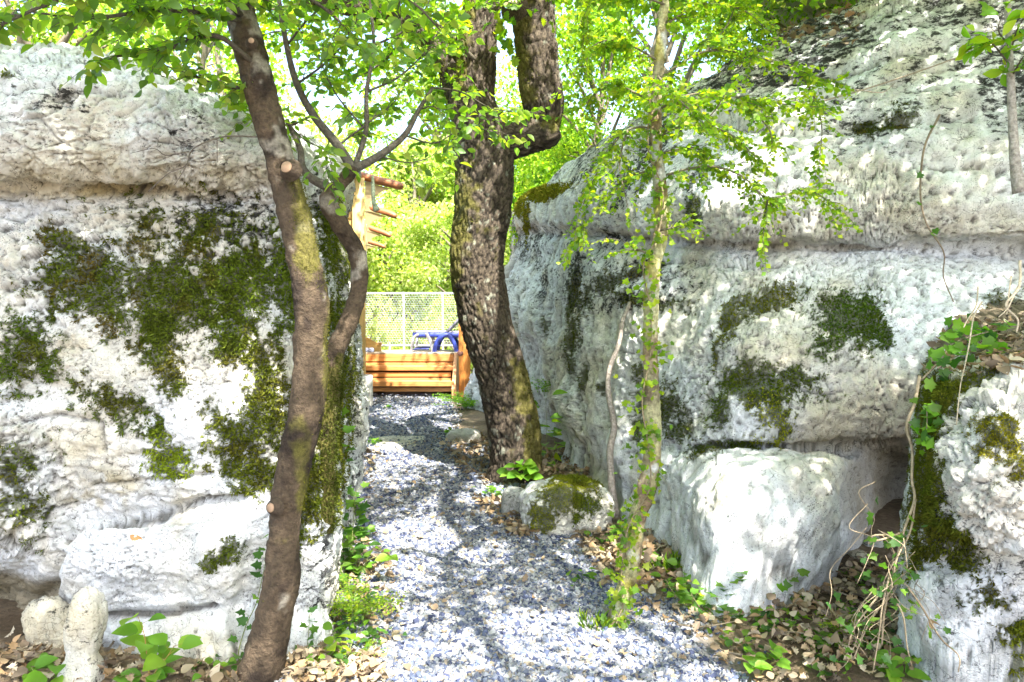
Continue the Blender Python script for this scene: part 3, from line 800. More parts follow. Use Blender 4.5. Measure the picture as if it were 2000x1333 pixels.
    prep = moss_patches(R, root, spots, seed=3)
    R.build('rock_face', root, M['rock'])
    grow_moss(R, root, prep, .006, 7)
    tag(root, 'knobbly pale boulder with yellow moss overhanging a flat grey block beside the shadowed hollow', 'rock outcrop')
    return R

def rock(name, c, s, label, cat='rock', seed=0, amp=.2, moss=None, rot=0.0, n=90, cob=0.0, tilt=0.0, tint=None, flare=0.0):
    """a free-standing stone: a rounded block worn by noise"""
    th = np.linspace(0, PI, n // 2 + 1); ph = np.linspace(0, 2 * PI, n + 1)
    T, Ph = np.meshgrid(th, ph, indexing='ij')
    d = np.stack([np.sin(T) * np.cos(Ph), np.sin(T) * np.sin(Ph), np.cos(T)], -1)
    k = (np.abs(d) ** 3.2).sum(-1, keepdims=True) ** (-1 / 3.2)
    A = d * k
    ct, st = math.cos(tilt), math.sin(tilt)
    if flare:
        zn = A[..., 2:3]; A = np.concatenate([A[..., :2] * (1 + flare * np.maximum(0, -zn - .1) - .22 * np.exp(-((zn + .05) / .28) ** 2)), zn], -1)
    A = A * np.array(s)
    A = A @ np.array([[ct, 0, -st], [0, 1, 0], [st, 0, ct]])
    cr, sr = math.cos(rot), math.sin(rot)
    A = A @ np.array([[cr, sr, 0], [-sr, cr, 0], [0, 0, 1]]) + np.array(c)
    m = min(s)
    R = Rock(A, seed + 20)
    R.N0 = nrm((A - np.array(c)).reshape(-1, 3))
    P = R.P0; q = (P - np.array(c)) / m
    R.disp(m * amp * (fbm(q + seed * 5.1, .8, 4, seed) + .5 * fbm(q + seed, 2.6, 4, seed + 2)))
    if cob:
        f1, _, idd = worley(q, 3.5, seed); R.disp(m * cob * (1 - f1 * 1.2))
    R.disp(-np.exp(-(fbm(q * [1, 1, 2], 1.6, 5, seed + 9) / .03) ** 2) * m * .05)
    R.finish()
    n2 = gnorm(R.P.reshape(R.r, R.c, 3)).reshape(-1, 3)
    fl = ((n2 * R.N0).sum(1).mean() < 0)
    R.flip = fl; R.Nf = -n2 if fl else n2
    R.colour(0.0)
    if tint is not None: R.Cc = R.Cc * np.array(tint)
    R.crust = .1 + .3 * sst(-.2, .4, fbm(P, 3, 3, seed + 33))
    root = empty(name, (c[0], c[1], 0)); prep = []
    if moss: prep = moss_patches(R, root, moss, seed=seed)
    o = R.build('rock_face' if moss else name, root if moss else None, M['rock'])
    if moss: grow_moss(R, root, prep, .006, seed)
    else:
        bpy.data.objects.remove(root); root = o
        o.name = name
    tag(root, label, cat)
    return R

LR = left_rock(); RC = right_cliff(); RB = right_boulder()
E1 = lambda *e, **k: dict(e=list(e), **k)
g = G(1100, 1030)
rock('mossy_boulder', (g[0] + .02, 5.15, .11), (.31, .25, .19), 'low rounded boulder with moss coloured sunlit yellow lying at the path edge past the oak', 'boulder', 3, .25, cob=.12, rot=.3, n=260,  # sun on the moss top is put into its bright yellow tone
     moss=[E1((1095, 972, 52, 40, -30), (1062, 1010, 26, 34, 0), (1130, 950, 40, 14, 0), tone=(.15, .15, .016), brown=.2, rough=1.0, cut=-.05, dens=2.0, len=(.005, .012)), E1((1150, 985, 36, 22, -10), (1130, 1010, 20, 12, 0), tone=(.09, .11, .016), brown=.2), E1((1120, 935, 40, 12, 10), tone=(.10, .11, .016))])
rock('stone', (W(1005, 965, 5.45)[0], 5.45, .07), (.10, .11, .13), 'small smooth grey stone between the oak trunk and the mossy boulder', 'stone', 5, .15, n=60, tint=(.6, .6, .58))
rock('stone', (W(160, 1290, 2.9)[0], 2.92, .15), (.066, .06, .235), 'waisted upright white stone standing under the low overhang', 'stone', 6, .35, n=110, tilt=.10, tint=(.85, .84, .80), flare=.9, cob=.1)
rock('stone', (W(90, 1275, 3.15)[0], 3.2, .10), (.085, .07, .15), 'squat cream stone behind the upright white one', 'stone', 7, .35, n=90, tilt=-.3, cob=.12, tint=(.72, .68, .58))
rock('stone', (W(772, 868, 8.4)[0], 8.4, -.065), (.40, .6, .09), 'flat buff slab of bare rock showing through the gravel path', 'rock', 8, .3, n=80, tint=(.72, .68, .55))
rock('stone', (W(905, 868, 8.6)[0], 8.6, .0), (.2, .2, .13), 'squat grey stone just behind the oak foot', 'stone', 9, .3, n=60, tint=(.7, .7, .72))
rock('stone', (W(1683, 1100, 4.35)[0], 4.4, .03), (.05, .04, .035), 'small buff stone on bare soil at the mouth of the hollow', 'stone', 12, .3, n=40, tint=(.7, .65, .5))
rock('stone', (W(1722, 1086, 4.5)[0], 4.62, .04), (.06, .05, .05), 'small grey stone deepest in the mouth of the hollow', 'stone', 13, .3, n=40, tint=(.7, .7, .65))
rock('limestone_ledge', (4.2, 9.2, 5.6), (1.15, .9, .62), 'dark weathered rock ledge rising above the top of the cliff', 'rock outcrop', 10, .25, n=160, cob=.08, tint=(.55, .55, .52))
EXPO = 2.6
def path_edges(Y):
    """left and right edge of the gravel at distance Y"""
    ys = [1.0, 2.6, 3.4, 4.2, 5.2, 6.3, 7.8, 9.5, 12, 14.0]
    l = [-1.0, -.86, -.80, -.92, -1.12, -1.35, -1.6, -1.95, -2.3, -2.75]
    r = [1.05, 1.05, .84, .52, .22, -.02, -.35, -.75, -1.02, -1.2]
    return np.interp(Y, ys, l), np.interp(Y, ys, r)

def ground_z(x, y):
    P = np.stack([x, y, np.zeros_like(x)], 1)
    l, r = path_edges(y)
    edge = np.maximum(l - x, x - r)
    z = fbm(P, 1.1, 3, 301) * .035 + fbm(P, 6, 3, 303) * .012
    z = z + sst(0.0, .5, edge) * .03
    far = sst(14.5, 40, y)
    return z * sst(60, 20, np.abs(y)) - far * 1.6
def ground():
    a = np.concatenate([-np.geomspace(900, 4.2, 24), np.linspace(-4, 4, 150), np.geomspace(4.2, 900, 24)])
    b = np.concatenate([-np.geomspace(900, 1.2, 24), np.linspace(-1, 15, 260), np.geomspace(15.3, 900, 30)])
    X, Y = np.meshgrid(a, b)
    x, y = X.ravel(), Y.ravel(); z = ground_z(x, y)
    P = np.stack([x, y, z], 1)
    t = fbm(P, 3, 4, 305)
    C = mixc(np.tile(np.array([.20, .155, .10]), (len(P), 1)), np.array([.09, .065, .04]), sst(-.2, .4, t))
    l, r = path_edges(y); e = np.maximum(l - x, x - r) + t * .12
    C = mixc(C, np.array([.20, .20, .22]), sst(.06, -.06, e) * sst(15, 13.5, y))
    C = mixc(C, np.array([.06, .09, .025]), sst(14, 18, y))
    mb = MB(); mb.add(P, gquads(len(b), len(a)), C)
    return tag(mb.build('ground', M['soil']), kind='structure')
ground()

def gravel():
    rg = np.random.default_rng(5)
    xs = []; ys = []
    for y0, y1, n in ((2.4, 3.1, 24000), (3.1, 3.9, 24000), (3.9, 5.0, 24000), (5.0, 6.8, 22000), (6.8, 9.5, 16000), (9.5, 13.6, 10000)):
        y = rg.uniform(y0, y1, n); l, r = path_edges(y)
        x = l - .25 + (r - l + .5) * rg.random(n)
        xs.append(x); ys.append(y)
    x = np.concatenate(xs); y = np.concatenate(ys)
    P = np.stack([x, y, np.zeros_like(x)], 1)
    l, r = path_edges(y); e = np.maximum(l - x, x - r) + fbm(P, 2.5, 4, 311) * .25
    keep = rg.random(len(x)) < sst(.12, -.08, e) + .02
    P = P[keep]; n = len(P)
    s = np.exp(rg.normal(math.log(.0062), .45, n)) * (1 + .09 * np.maximum(P[:, 1] - 3.5, 0))
    s = np.clip(s, .004, np.where(P[:, 1] < 5, .017, .024))
    P[:, 2] = ground_z(P[:, 0], P[:, 1]) + s * rg.uniform(.1, .55, n)
    base = np.array([[a, b, c] for a in (-1, 1) for b in (-1, 1) for c in (-1, 1)], float)
    F = np.array([[0, 1, 3, 2], [4, 6, 7, 5], [0, 4, 5, 1], [2, 3, 7, 6], [0, 2, 6, 4], [1, 5, 7, 3]])
    V = base[None] * rg.uniform(.55, 1.1, (n, 8, 3)) * (s[:, None, None] * np.array([1, .78, .5]) * rg.uniform(.7, 1.25, (n, 1, 3)))
    q = nrm(rg.normal(size=(n, 4)) * np.array([1, .35, .35, 1.0])); w, a, b, c = q.T
    Rm = np.stack([1 - 2 * (b * b + c * c), 2 * (a * b - c * w), 2 * (a * c + b * w), 2 * (a * b + c * w), 1 - 2 * (a * a + c * c), 2 * (b * c - a * w), 2 * (a * c - b * w), 2 * (b * c + a * w), 1 - 2 * (a * a + b * b)], -1).reshape(n, 3, 3)
    V = np.einsum('nij,nkj->nki', Rm, V) + P[:, None, :]
    pal = np.array([[.42, .415, .41], [.30, .305, .32], [.19, .205, .25], [.11, .13, .20], [.055, .065, .12], [.28, .235, .17], [.37, .32, .25]])
    k = rg.choice(7, n, p=[.24, .2, .17, .17, .11, .04, .07])
    C = pal[k] * rg.uniform(.55, .9, (n, 1)) * [.96, 1.0, 1.06]
    mb = MB(); mb.add(V.reshape(-1, 3), (F[None] + (np.arange(n) * 8)[:, None, None]).reshape(-1, 4), np.repeat(C, 8, axis=0))
    tag(mb.build('gravel', M['gravel'], smooth=False), 'pale and blue grey crushed gravel covering the path', kind='stuff')
gravel()
# ------------------------------------------------------------------ trunks
def bark_disp(kind, seed, scale=1.0, mossf=None, lich=None):
    def f(P, ang, s, Nn, R):
        Q = np.stack([np.cos(ang) * R, np.sin(ang) * R, s], 1)
        if kind == 'oak':
            w = Q + np.stack([fbm(P, 7, 3, seed), fbm(P, 7, 3, seed + 60), fbm(P, 5, 3, seed + 61)], 1) * .045
            f1, f2, idd = worley(w * [27, 27, 8.5] * scale, 1.0, seed)
            g1, g2, _ = worley(w * [50, 50, 30] * scale, 1.0, seed + 7)
            fis = sst(.02, .24, f2 - f1); fi2 = sst(.0, .25, g2 - g1)
            d = (fis * .018 + fi2 * .004 + idd * .003) / scale + fbm(P, 5, 4, seed + 3) * .022
            C = mixc(np.tile(np.array([.018, .014, .011]), (len(P), 1)), np.array([.115, .09, .066]), (fis * .75 + .25 * fi2) * (.55 + .45 * fi2))
            C = mixc(C, np.array([.24, .25, .2]), sst(.36, .48, fbm(P, 22, 4, seed + 5) + .35 * fbm(P, 2.5, 3, seed + 6)) * fis * .8)
        else:
            d = fbm(P, 8, 4, seed) * .010 + fbm(P, 45, 4, seed + 9) * .006 + fbm(np.stack([Q[:, 0] * 5, Q[:, 1] * 5, Q[:, 2] * 30], 1), 1.5, 4, seed + 1, ridge=True) * .003
            t = fbm(P, 7, 5, seed + 2)
            C = mixc(np.tile(np.array([.085, .06, .038]), (len(P), 1)), np.array([.03, .02, .014]), sst(0, .4, t))
            C = mixc(C, np.array([.40, .365, .30]), sst(.12, .4, fbm(P, 12, 5, seed + 4) + (.25 if lich is None else lich(P)) - .25) * .6)
        if mossf is not None:
            mk = mossf(P, Nn)
            m = sst(-.05, .3, mk + fbm(P, 14, 4, seed + 8) * .6 - .25)
            C = mixc(C, np.array([.12, .11, .02]), m * .75)
        return d, C
    return f

def trunk_moss(mbm, C, R, mossf, n, seed, ln=(.012, .03), tone=(.09, .10, .016)):
    rg = np.random.default_rng(seed)
    k = rg.integers(0, len(C) - 1, n); a = rg.uniform(0, 2 * PI, n)
    T = nrm(np.gradient(C, axis=0))[k]
    A = nrm(np.cross(T, [.3, .9, .1])); B = np.cross(T, A)
    Nn = A * np.cos(a)[:, None] + B * np.sin(a)[:, None]
    P = C[k] + (C[k + 1] - C[k]) * rg.random((n, 1)) + Nn * (R[k][:, None] + .004)
    m = mossf(P, Nn) + fbm(P, 14, 4, seed) * .6 - .25
    keep = rg.random(n) < sst(.0, .4, m)
    P, Nn = P[keep], Nn[keep]; n = len(P)
    D = Nn * .6 + rg.normal(size=(n, 3)) * .6
    Cc = np.array(tone) * rg.uniform(.5, 1.5, (n, 1))
    leaves(mbm, T_DIA, P, D, rg.normal(size=(n, 3)), rg.uniform(*ln, n), Cc, .5)

def stub(root, p, n, r, name='pruned_stub', col=(.30, .20, .13)):
    """sawn-off branch: short collar and a pale cut disc"""
    p = np.array(p, float); n = nrm(np.array(n, float))
    mb = MB(); tube(mb, [p - n * r * 1.6, p - n * r * .3, p + n * r * .18], [r * 1.9, r * 1.3, r * 1.02], 16, sub=4, col=(.07, .05, .034), cap=False)
    o = mb.build(name, M['smoothbark'], root)
    mb = MB(); tube(mb, [p + n * r * .08, p + n * r * .22], [r * .93, r * .86], 18, sub=2, col=col)
    mb.build('cut_face', M['concrete'], o)

def twig_spray(mbw, mbl, pts, r0, n, length, tpl, lsize, nleaf, col, wid=1.0, droop=.3, up=.2, seed=0, flat=0.0, start=.1, jit=.35, barkc=(.13, .11, .085), face=None, spread=1.0):
    """a branch along pts carrying n side twigs with leaves"""
    rg = np.random.default_rng(seed)
    pts = np.asarray(pts, float)
    k = len(pts)
    rad = np.linspace(r0, r0 * .25, k)
    C, R = tube(mbw, pts, rad, 6, sub=5, col=barkc)
    m = len(C)
    Tn = nrm(np.gradient(C, axis=0))
    PP = []; DD = []; NN = []
    for i in range(n):
        j = int((start + (1 - start) * rg.random()) * (m - 1))
        j = m - 1 if i == 0 else j
        side = nrm(np.cross(Tn[j], [0, 0, 1.0]) + 1e-6) * (1 if rg.random() < .5 else -1)
        d = nrm(Tn[j] * rg.uniform(.2, 1.0) + side * rg.uniform(.2, 1.2) * spread + rg.normal(size=3) * jit + np.array([0, 0, up]))
        L = length * rg.uniform(.5, 1.2)
        p0 = C[j]; p1 = p0 + d * L * .5; p2 = p0 + d * L + np.array([0, 0, -droop * L * .6])
        tube(mbw, [p0, p1, p2], [max(.0011, R[j] * .45), .0011, .0007], 4, sub=3, col=barkc, cap=False)
        ts = np.linspace(.15, 1, nleaf)
        q = (1 - ts)[:, None] ** 2 * p0 + 2 * (ts * (1 - ts))[:, None] * p1 + (ts ** 2)[:, None] * p2
        dd = nrm(p2 - p0 + 1e-6)
        sd = nrm(np.cross(dd, [0, 0, 1.0]) + 1e-6)
        for t in range(nleaf):
            s_ = 1 if t % 2 else -1
            ld = dd * .6 + sd * s_ * .9 + rg.normal(size=3) * .3 + np.array([0, 0, -droop * .7])
            PP.append(q[t]); DD.append(ld)
            NN.append(np.array([0, 0, 1.0]) + rg.normal(size=3) * (.5 if flat else .9))
    n_ = len(PP)
    c = np.array(col)[rg.integers(0, len(col), n_)] * rg.uniform(.7, 1.3, (n_, 1))
    leaves(mbl, tpl, np.array(PP), np.array(DD), np.array(NN), rg.uniform(.65, 1.25, n_) * lsize, c, wid)

def WL(L): return np.array([W(*p) for p in L])

HOLM = [(.17, .27, .03), (.20, .30, .04), (.09, .16, .035), (.24, .28, .06), (.13, .21, .08)]
YOUNG = [(.22, .33, .02), (.17, .29, .025), (.28, .34, .03), (.10, .20, .025)]
IVYC = [(.055, .13, .03), (.08, .17, .03), (.04, .10, .03), (.11, .20, .03)]
FRESH = [(.13, .27, .03), (.10, .23, .03), (.17, .30, .035)]

# ---- leaning foreground tree
def leaning_tree():
    Y = 2.97
    px = [(478, 1395, 106), (500, 1340, 94), (525, 1250, 82), (550, 1130, 72), (558, 1010, 62), (577, 900, 72), (601, 790, 74), (606, 690, 62), (606, 590, 72), (590, 490, 62), (570, 400, 64), (546, 310, 60), (520, 220, 62), (494, 120, 66), (468, 10, 56), (450, -110, 58), (470, -330, 52), (520, -620, 46), (560, -900, 36)]
    pts = np.array([W(x, y, Y + .05 * (k / 8)) for k, (x, y, w) in enumerate(px)])
    rad = np.array([w * .47 * pxm(Y) for _, _, w in px])
    root = empty('leaning_tree', (pts[1][0], pts[1][1], 0))
    def mossf(P, Nn):
        u, v = PX(P)
        return np.maximum.reduce([ell(u, v, 590, 450, 60, 190).clip(0) * (.55 + Nn[:, 0] * .9), ell(u, v, 640, 700, 30, 260).clip(0) * .9 * (Nn[:, 0] - .1), ell(u, v, 590, 850, 50, 80).clip(0) * .4, ell(u, v, 600, 960, 40, 90).clip(0) * Nn[:, 0] * .8]) * 1.15 - .06
    mb = MB(); C, R = tube(mb, pts, rad, 72, step=.011, disp=bark_disp('smooth', 21, mossf=mossf, lich=lambda P: sst(1.9, 2.5, P[:, 2]) * .6))
    mb.build('trunk', M['smoothbark'], root)
    mm = MB(); trunk_moss(mm, C, R, mossf, 26000, 3, (.005, .012), (.12, .12, .02)); mm.build('moss', M['moss'], root)
    for x, y, r, nx in ((560, 327, 12, -.15), (529, 992, 10, -.42), (491, 80, 6, .2)):
        p = W(x, y, Y - .055 if nx < -.5 else Y - .072)
        stub(root, p, (nx, -.95, .15), r * pxm(Y))
    mw, ml = MB(), MB()
    H = HOLM
    br = [([(492, 120, 3.0), (420, 70, 2.9), (330, 95, 2.8), (250, 105, 2.75), (190, 125, 2.7)], .012, 22, 1), ([(470, 40, 3.0), (330, 20, 2.7), (180, 35, 2.5), (30, 20, 2.4)], .012, 28, 2),
          ([(470, 30, 3.0), (380, -50, 2.7), (220, -30, 2.4), (90, 10, 2.3), (-20, 60, 2.2)], .014, 30, 3), ([(505, 170, 3.05), (440, 170, 3.05), (380, 150, 3.0), (300, 120, 3.0)], .010, 20, 4),
          ([(470, 10, 3.0), (560, -20, 3.0), (650, 30, 3.0), (700, 90, 3.0)], .012, 24, 5), ([(455, -60, 3.0), (560, -80, 2.8), (700, -40, 2.7), (800, 0, 2.7), (860, 60, 2.8)], .012, 26, 6),
          ([(455, -70, 3.0), (330, -90, 2.6), (130, -60, 2.4), (-60, -20, 2.4)], .012, 22, 7)]
    for pl, r0, n, sd in br:
        twig_spray(mw, ml, WL(pl), r0, int(n * 1.25), .15, T_OVAL, .050, 6, H, 1.15, .35, .12, seed=sd, barkc=(.10, .085, .065))
    crown = mw.build('branches', M['bark'], root)
    ml.build('foliage', M['leaf'], crown)
    tag(root, 'leaning tree with smooth brown bark and pale sawn knots against the mossy outcrop', 'tree')
    return root, pts
LT, LTP = leaning_tree()

# ---- crooked mossy stem behind it
def crooked_tree():
    px = [(628, 1040, 40, 3.42), (632, 960, 44, 3.42), (630, 860, 50, 3.42), (640, 770, 50, 3.42), (652, 690, 40, 3.42), (684, 625, 36, 3.44), (701, 560, 34, 3.5), (697, 495, 32, 3.5), (664, 440, 36, 3.45), (641, 395, 30, 3.4), (655, 372, 26, 3.4), (690, 332, 24, 3.45)]
    pts = np.array([W(x, y, Y) for x, y, w, Y in px]); rad = np.array([w * .5 * pxm(Y) for x, y, w, Y in px])
    root = empty('crooked_tree', (pts[0][0], pts[0][1], pts[0][2]))
    def mossf(P, Nn):
        u, v = PX(P)
        return np.where(v > 690, sst(660, 760, v) * .5 + .1, -.2) + .25 * Nn[:, 0] * sst(1000, 600, v)
    mb = MB(); C, R = tube(mb, pts, rad, 40, step=.012, disp=bark_disp('smooth', 31, mossf=mossf))
    def arm(pl, w0, w1):
        p = WL(pl); tube(mb, p, np.linspace(w0, w1, len(p)) * pxm(3.45) * .5, 10, sub=6, col=(.12, .105, .085))
        return p
    mb2 = mb
    A = [arm([(690, 332, 3.45), (660, 285, 3.45), (612, 225, 3.45), (580, 165, 3.4), (560, 90, 3.35), (545, 0, 3.3)], 20, 8),
         arm([(690, 332, 3.45), (740, 305, 3.5), (790, 265, 3.55), (818, 215, 3.6), (845, 172, 3.65)], 18, 6),
         arm([(692, 330, 3.45), (715, 255, 3.5), (716, 180, 3.5), (730, 90, 3.5), (720, -20, 3.5)], 12, 5),
         arm([(655, 372, 3.4), (610, 350, 3.4), (590, 325, 3.4), (586, 290, 3.42), (560, 235, 3.45)], 20, 9)]
    mb.build('trunk', M['smoothbark'], root)
    mm = MB(); trunk_moss(mm, C, R, mossf, 22000, 8, (.008, .02), (.05, .062, .011)); mm.build('moss', M['moss'], root)
    mw, ml = MB(), MB()
    br = [([(845, 172, 3.65), (900, 180, 3.75), (960, 212, 3.85), (1030, 222, 3.95)], .006, 16, 11), ([(790, 265, 3.55), (850, 280, 3.7), (910, 250, 3.8), (985, 262, 3.9)], .005, 16, 12),
          ([(740, 305, 3.5), (800, 318, 3.5), (850, 300, 3.5), (862, 260, 3.5)], .004, 12, 13), ([(716, 180, 3.5), (780, 150, 3.5), (840, 90, 3.6), (870, 30, 3.6)], .006, 22, 14),
          ([(612, 225, 3.45), (560, 245, 3.4), (500, 215, 3.3), (430, 195, 3.2)], .006, 18, 15), ([(580, 165, 3.4), (640, 120, 3.4), (690, 60, 3.4), (700, 0, 3.4)], .006, 22, 16),
          ([(560, 90, 3.35), (600, 40, 3.3), (660, -10, 3.3)], .006, 16, 17), ([(730, 90, 3.5), (790, 60, 3.5), (830, 20, 3.5), (850, -40, 3.5)], .006, 18, 18),
          ([(660, 285, 3.45), (720, 240, 3.5), (770, 200, 3.6), (800, 150, 3.6)], .006, 20, 19), ([(715, 255, 3.5), (660, 190, 3.5), (630, 130, 3.5), (610, 60, 3.5)], .005, 18, 20),
          ([(560, 235, 3.45), (590, 270, 3.3), (640, 300, 3.3), (650, 350, 3.25)], .004, 10, 21), ([(818, 215, 3.6), (850, 210, 3.6), (880, 250, 3.7), (870, 300, 3.7)], .004, 12, 22)]
    for pl, r0, n, sd in br:
        twig_spray(mw, ml, WL(pl), r0, int(n * 1.05), .19, T_OVAL, .052, 5, HOLM, 1.05, .35, .1, seed=sd, barkc=(.09, .08, .06))
    rg = np.random.default_rng(77)
    b = mw.build('branches', M['bark'], root); ml.build('foliage', M['leaf'], b)
    # hanging lichen-covered dead twig
    mt = MB(); tube(mt, WL([(728, 345, 3.4), (729, 370, 3.4), (730, 395, 3.4), (736, 412, 3.4)]), [.006, .009, .009, .016], 8, sub=5, col=(.22, .26, .17)); mt.build('lichen_twig', M['bark'], root)
    tag(root, 'crooked mossy tree bending round the outcrop corner before the timber cabin', 'tree')
crooked_tree()

# ---- big oak
def oak():
    Y = 6.65
    k = pxm(Y) * .5
    px = [(1012, 990, 150), (1006, 940, 118), (1006, 900, 106), (1000, 820, 106), (982, 740, 104), (957, 655, 102), (938, 575, 106), (932, 510, 108), (940, 430, 114), (946, 355, 116), (944, 300, 122), (935, 250, 118), (926, 200, 88), (930, 120, 78), (938, 40, 76), (948, -60, 78), (940, -200, 72), (900, -420, 60)]
    pts = WL([(x, y, Y) for x, y, w in px]); rad = np.array([w * k for *_, w in px]) * .95 - .016
    root = empty('oak_tree', (pts[1][0], pts[1][1], 0))
    def mossf(P, Nn):
        u, v = PX(P)
        return np.maximum.reduce([(-Nn[:, 0] * .8 + .05) * sst(250, 420, v) * sst(620, 480, v) * 1.2, ell(u, v, 1010, 760, 60, 70).clip(0) * .9 * (Nn[:, 0] + .4), ell(u, v, 1035, 850, 40, 120).clip(0) * (Nn[:, 0] + .2), sst(230, 180, v) * (-Nn[:, 0]) * .9, ell(u, v, 1075, 240, 36, 24) * .9])
    mb = MB(); C, R = tube(mb, pts, rad, 150, step=.016, disp=bark_disp('oak', 41, mossf=mossf)); Cs = [(C, R)]
    trunk = mb.build('trunk', M['bark'], root)
    mb = MB()
    arm = [(930, 280, 100), (985, 277, 78), (1030, 268, 66), (1058, 245, 68), (1062, 205, 84), (1056, 165, 84), (1047, 110, 82), (1045, 50, 84), (1044, -30, 86), (1050, -180, 74), (1100, -400, 60)]
    ap = WL([(x, y, Y - .03 * i / 4) for i, (x, y, w) in enumerate(arm)])
    C, R = tube(mb, ap, np.array([w * k for *_, w in arm]) * .95 - .016, 120, step=.016, disp=bark_disp('oak', 47, mossf=mossf)); Cs.append((C, R))
    tube(mb, WL([(1040, 258, Y), (1072, 262, Y - .05), (1092, 255, Y - .06)]), np.array([60, 52, 22]) * k, 40, step=.02, disp=bark_disp('oak', 49, mossf=mossf))
    mb.build('limb', M['bark'], root)
    mb = MB()
    a2 = [(915, 215, 70), (880, 130, 44), (840, 78, 36), (790, 45, 34), (720, 24, 30), (620, 0, 26), (480, -60, 18)]
    C, R = tube(mb, WL([(x, y, Y + .1 * i) for i, (x, y, w) in enumerate(a2)]), np.array([w * k for *_, w in a2]), 50, step=.02, disp=bark_disp('oak', 51, 1.4)); Cs.append((C, R))
    mb.build('limb', M['bark'], root)
    mm = MB()
    for i, (C, R) in enumerate(Cs): trunk_moss(mm, C, R, mossf, 22000 if i == 0 else 9000, 60 + i, (.014, .035), (.08, .085, .014))
    mm.build('moss', M['moss'], root)
    stub(root, W(998, 5, Y - .42), (-.3, -.9, .2), 14 * pxm(Y), col=(.5, .36, .24))
    # crown: boughs overhead, plus leaf clumps added for their shade, most of it above the frame
    mw, ml = MB(), MB()
    rg = np.random.default_rng(99)
    top1, top2 = pts[-1], ap[-1]
    def bough(p, r):
        p = np.array(p, float); tube(mw, p, np.linspace(r, r * .35, len(p)), 10, sub=5, col=(.10, .085, .065))
    bough([top1, top1 + [-.6, -.9, .5], top1 + [-1.0, -2.2, .9], top1 + [-.9, -4.0, 1.0]], .12)
    bough([top1, top1 + [-1.2, .4, .6], top1 + [-2.6, .2, 1.0], top1 + [-3.8, -.4, 1.2]], .11)
    bough([top2, top2 + [.8, -.9, .5], top2 + [1.8, -2.2, .7], top2 + [2.4, -4.0, .6]], .13)
    bough([top2, top2 + [1.0, .2, .6], top2 + [2.4, -.6, 1.1], top2 + [4.0, -1.6, 1.2]], .12)
    bough([top2, top2 + [.3, -1.6, .3], top2 + [.9, -3.2, .2], top2 + [.75, -4.6, -.1], top2 + [1.0, -5.6, -.2]], .11)
    bough([top1, top1 + [.3, 1.2, .8], top1 + [0, 2.6, 1.2], top1 + [-.5, 4.2, 1.4]], .11)
    return root, mw, ml
OAK, OAKW, OAKL = oak()

SUN_EL = math.radians(55); SUN_H = np.array([0.42, -0.907])
S = np.array([SUN_H[0] * math.cos(SUN_EL), SUN_H[1] * math.cos(SUN_EL), math.sin(SUN_EL)])
def shade_canopy():
    """unseen leaf clumps added overhead to cast shade; sparse over sunlit gravel, dense over the cliffs"""
    rg = np.random.default_rng(123)
    n = 15000
    q = np.stack([rg.uniform(-6.5, 8.5, n), rg.uniform(1.5, 15, n)], 1)
    z = rg.uniform(4.6, 7.4, n)
    c = np.stack([q[:, 0], q[:, 1], np.zeros(n)], 1) + S[None] * (z / S[2])[:, None]
    l, r = path_edges(q[:, 1])
    x, y = q.T
    onp = (x > l - .1) & (x < r + .15)
    D = np.where(onp & (y < 5.3), .02, np.where(onp & (y < 7.6), .48, np.where(onp, .22, 1.75)))
    lr = (~onp) & (x < l)
    D = np.where(lr, np.where(y > 4.4, 1.5, .98), D)
    D = np.where((~onp) & (x > r) & (y < 3.9), .45, D)
    nz = fbm(np.stack([q[:, 0], q[:, 1], z * 0], 1), 1.5, 3, 401) * 1.1 + fbm(np.stack([q[:, 0], q[:, 1], z * 0], 1), 3.5, 2, 405) * .4
    big = fbm(np.stack([q[:, 0], q[:, 1], z * 0], 1), 1.25, 3, 421)
    hole = np.where(lr, np.where(y > 4.4, .22, .17), .22)
    hole = np.where((x > .8) & (x < 1.9) & (y > 3.5) & (y < 4.8), .38, hole)
    side = ~onp
    keep = np.where(side, big < hole, ((nz + .5) < D) & (rg.random(n) < .6))
    vis = (c[:, 2] - 1.5) / np.maximum(c[:, 1], .1)          # leave the sight lines below the crown open
    keep &= ~((c[:, 1] > .5) & (vis < .40))
    c = c[keep]; m = len(c)
    per = 15
    P = np.repeat(c, per, axis=0) + rg.normal(size=(m * per, 3)) * [.17, .17, .09]
    D3 = rg.normal(size=(m * per, 3)); Nn = rg.normal(size=(m * per, 3)) * .6 + [0, 0, 1]
    C = np.array(HOLM)[rg.integers(0, 5, m * per)] * rg.uniform(.8, 1.4, (m * per, 1))
    leaves(OAKL, T_DIA, P, D3, Nn, rg.uniform(.07, .13, m * per), C, 1.3)
    for i in range(0, m, 6):
        j = rg.integers(0, m); d = c[j] - c[i]
        if np.linalg.norm(d) < 2.2: tube(OAKW, [c[i], (c[i] + c[j]) / 2 + rg.normal(size=3) * .1, c[j]], [.006, .012, .006], 4, sub=3, col=(.1, .085, .065), cap=False)
shade_canopy()  # added out of view to shade the rocks and dapple the path
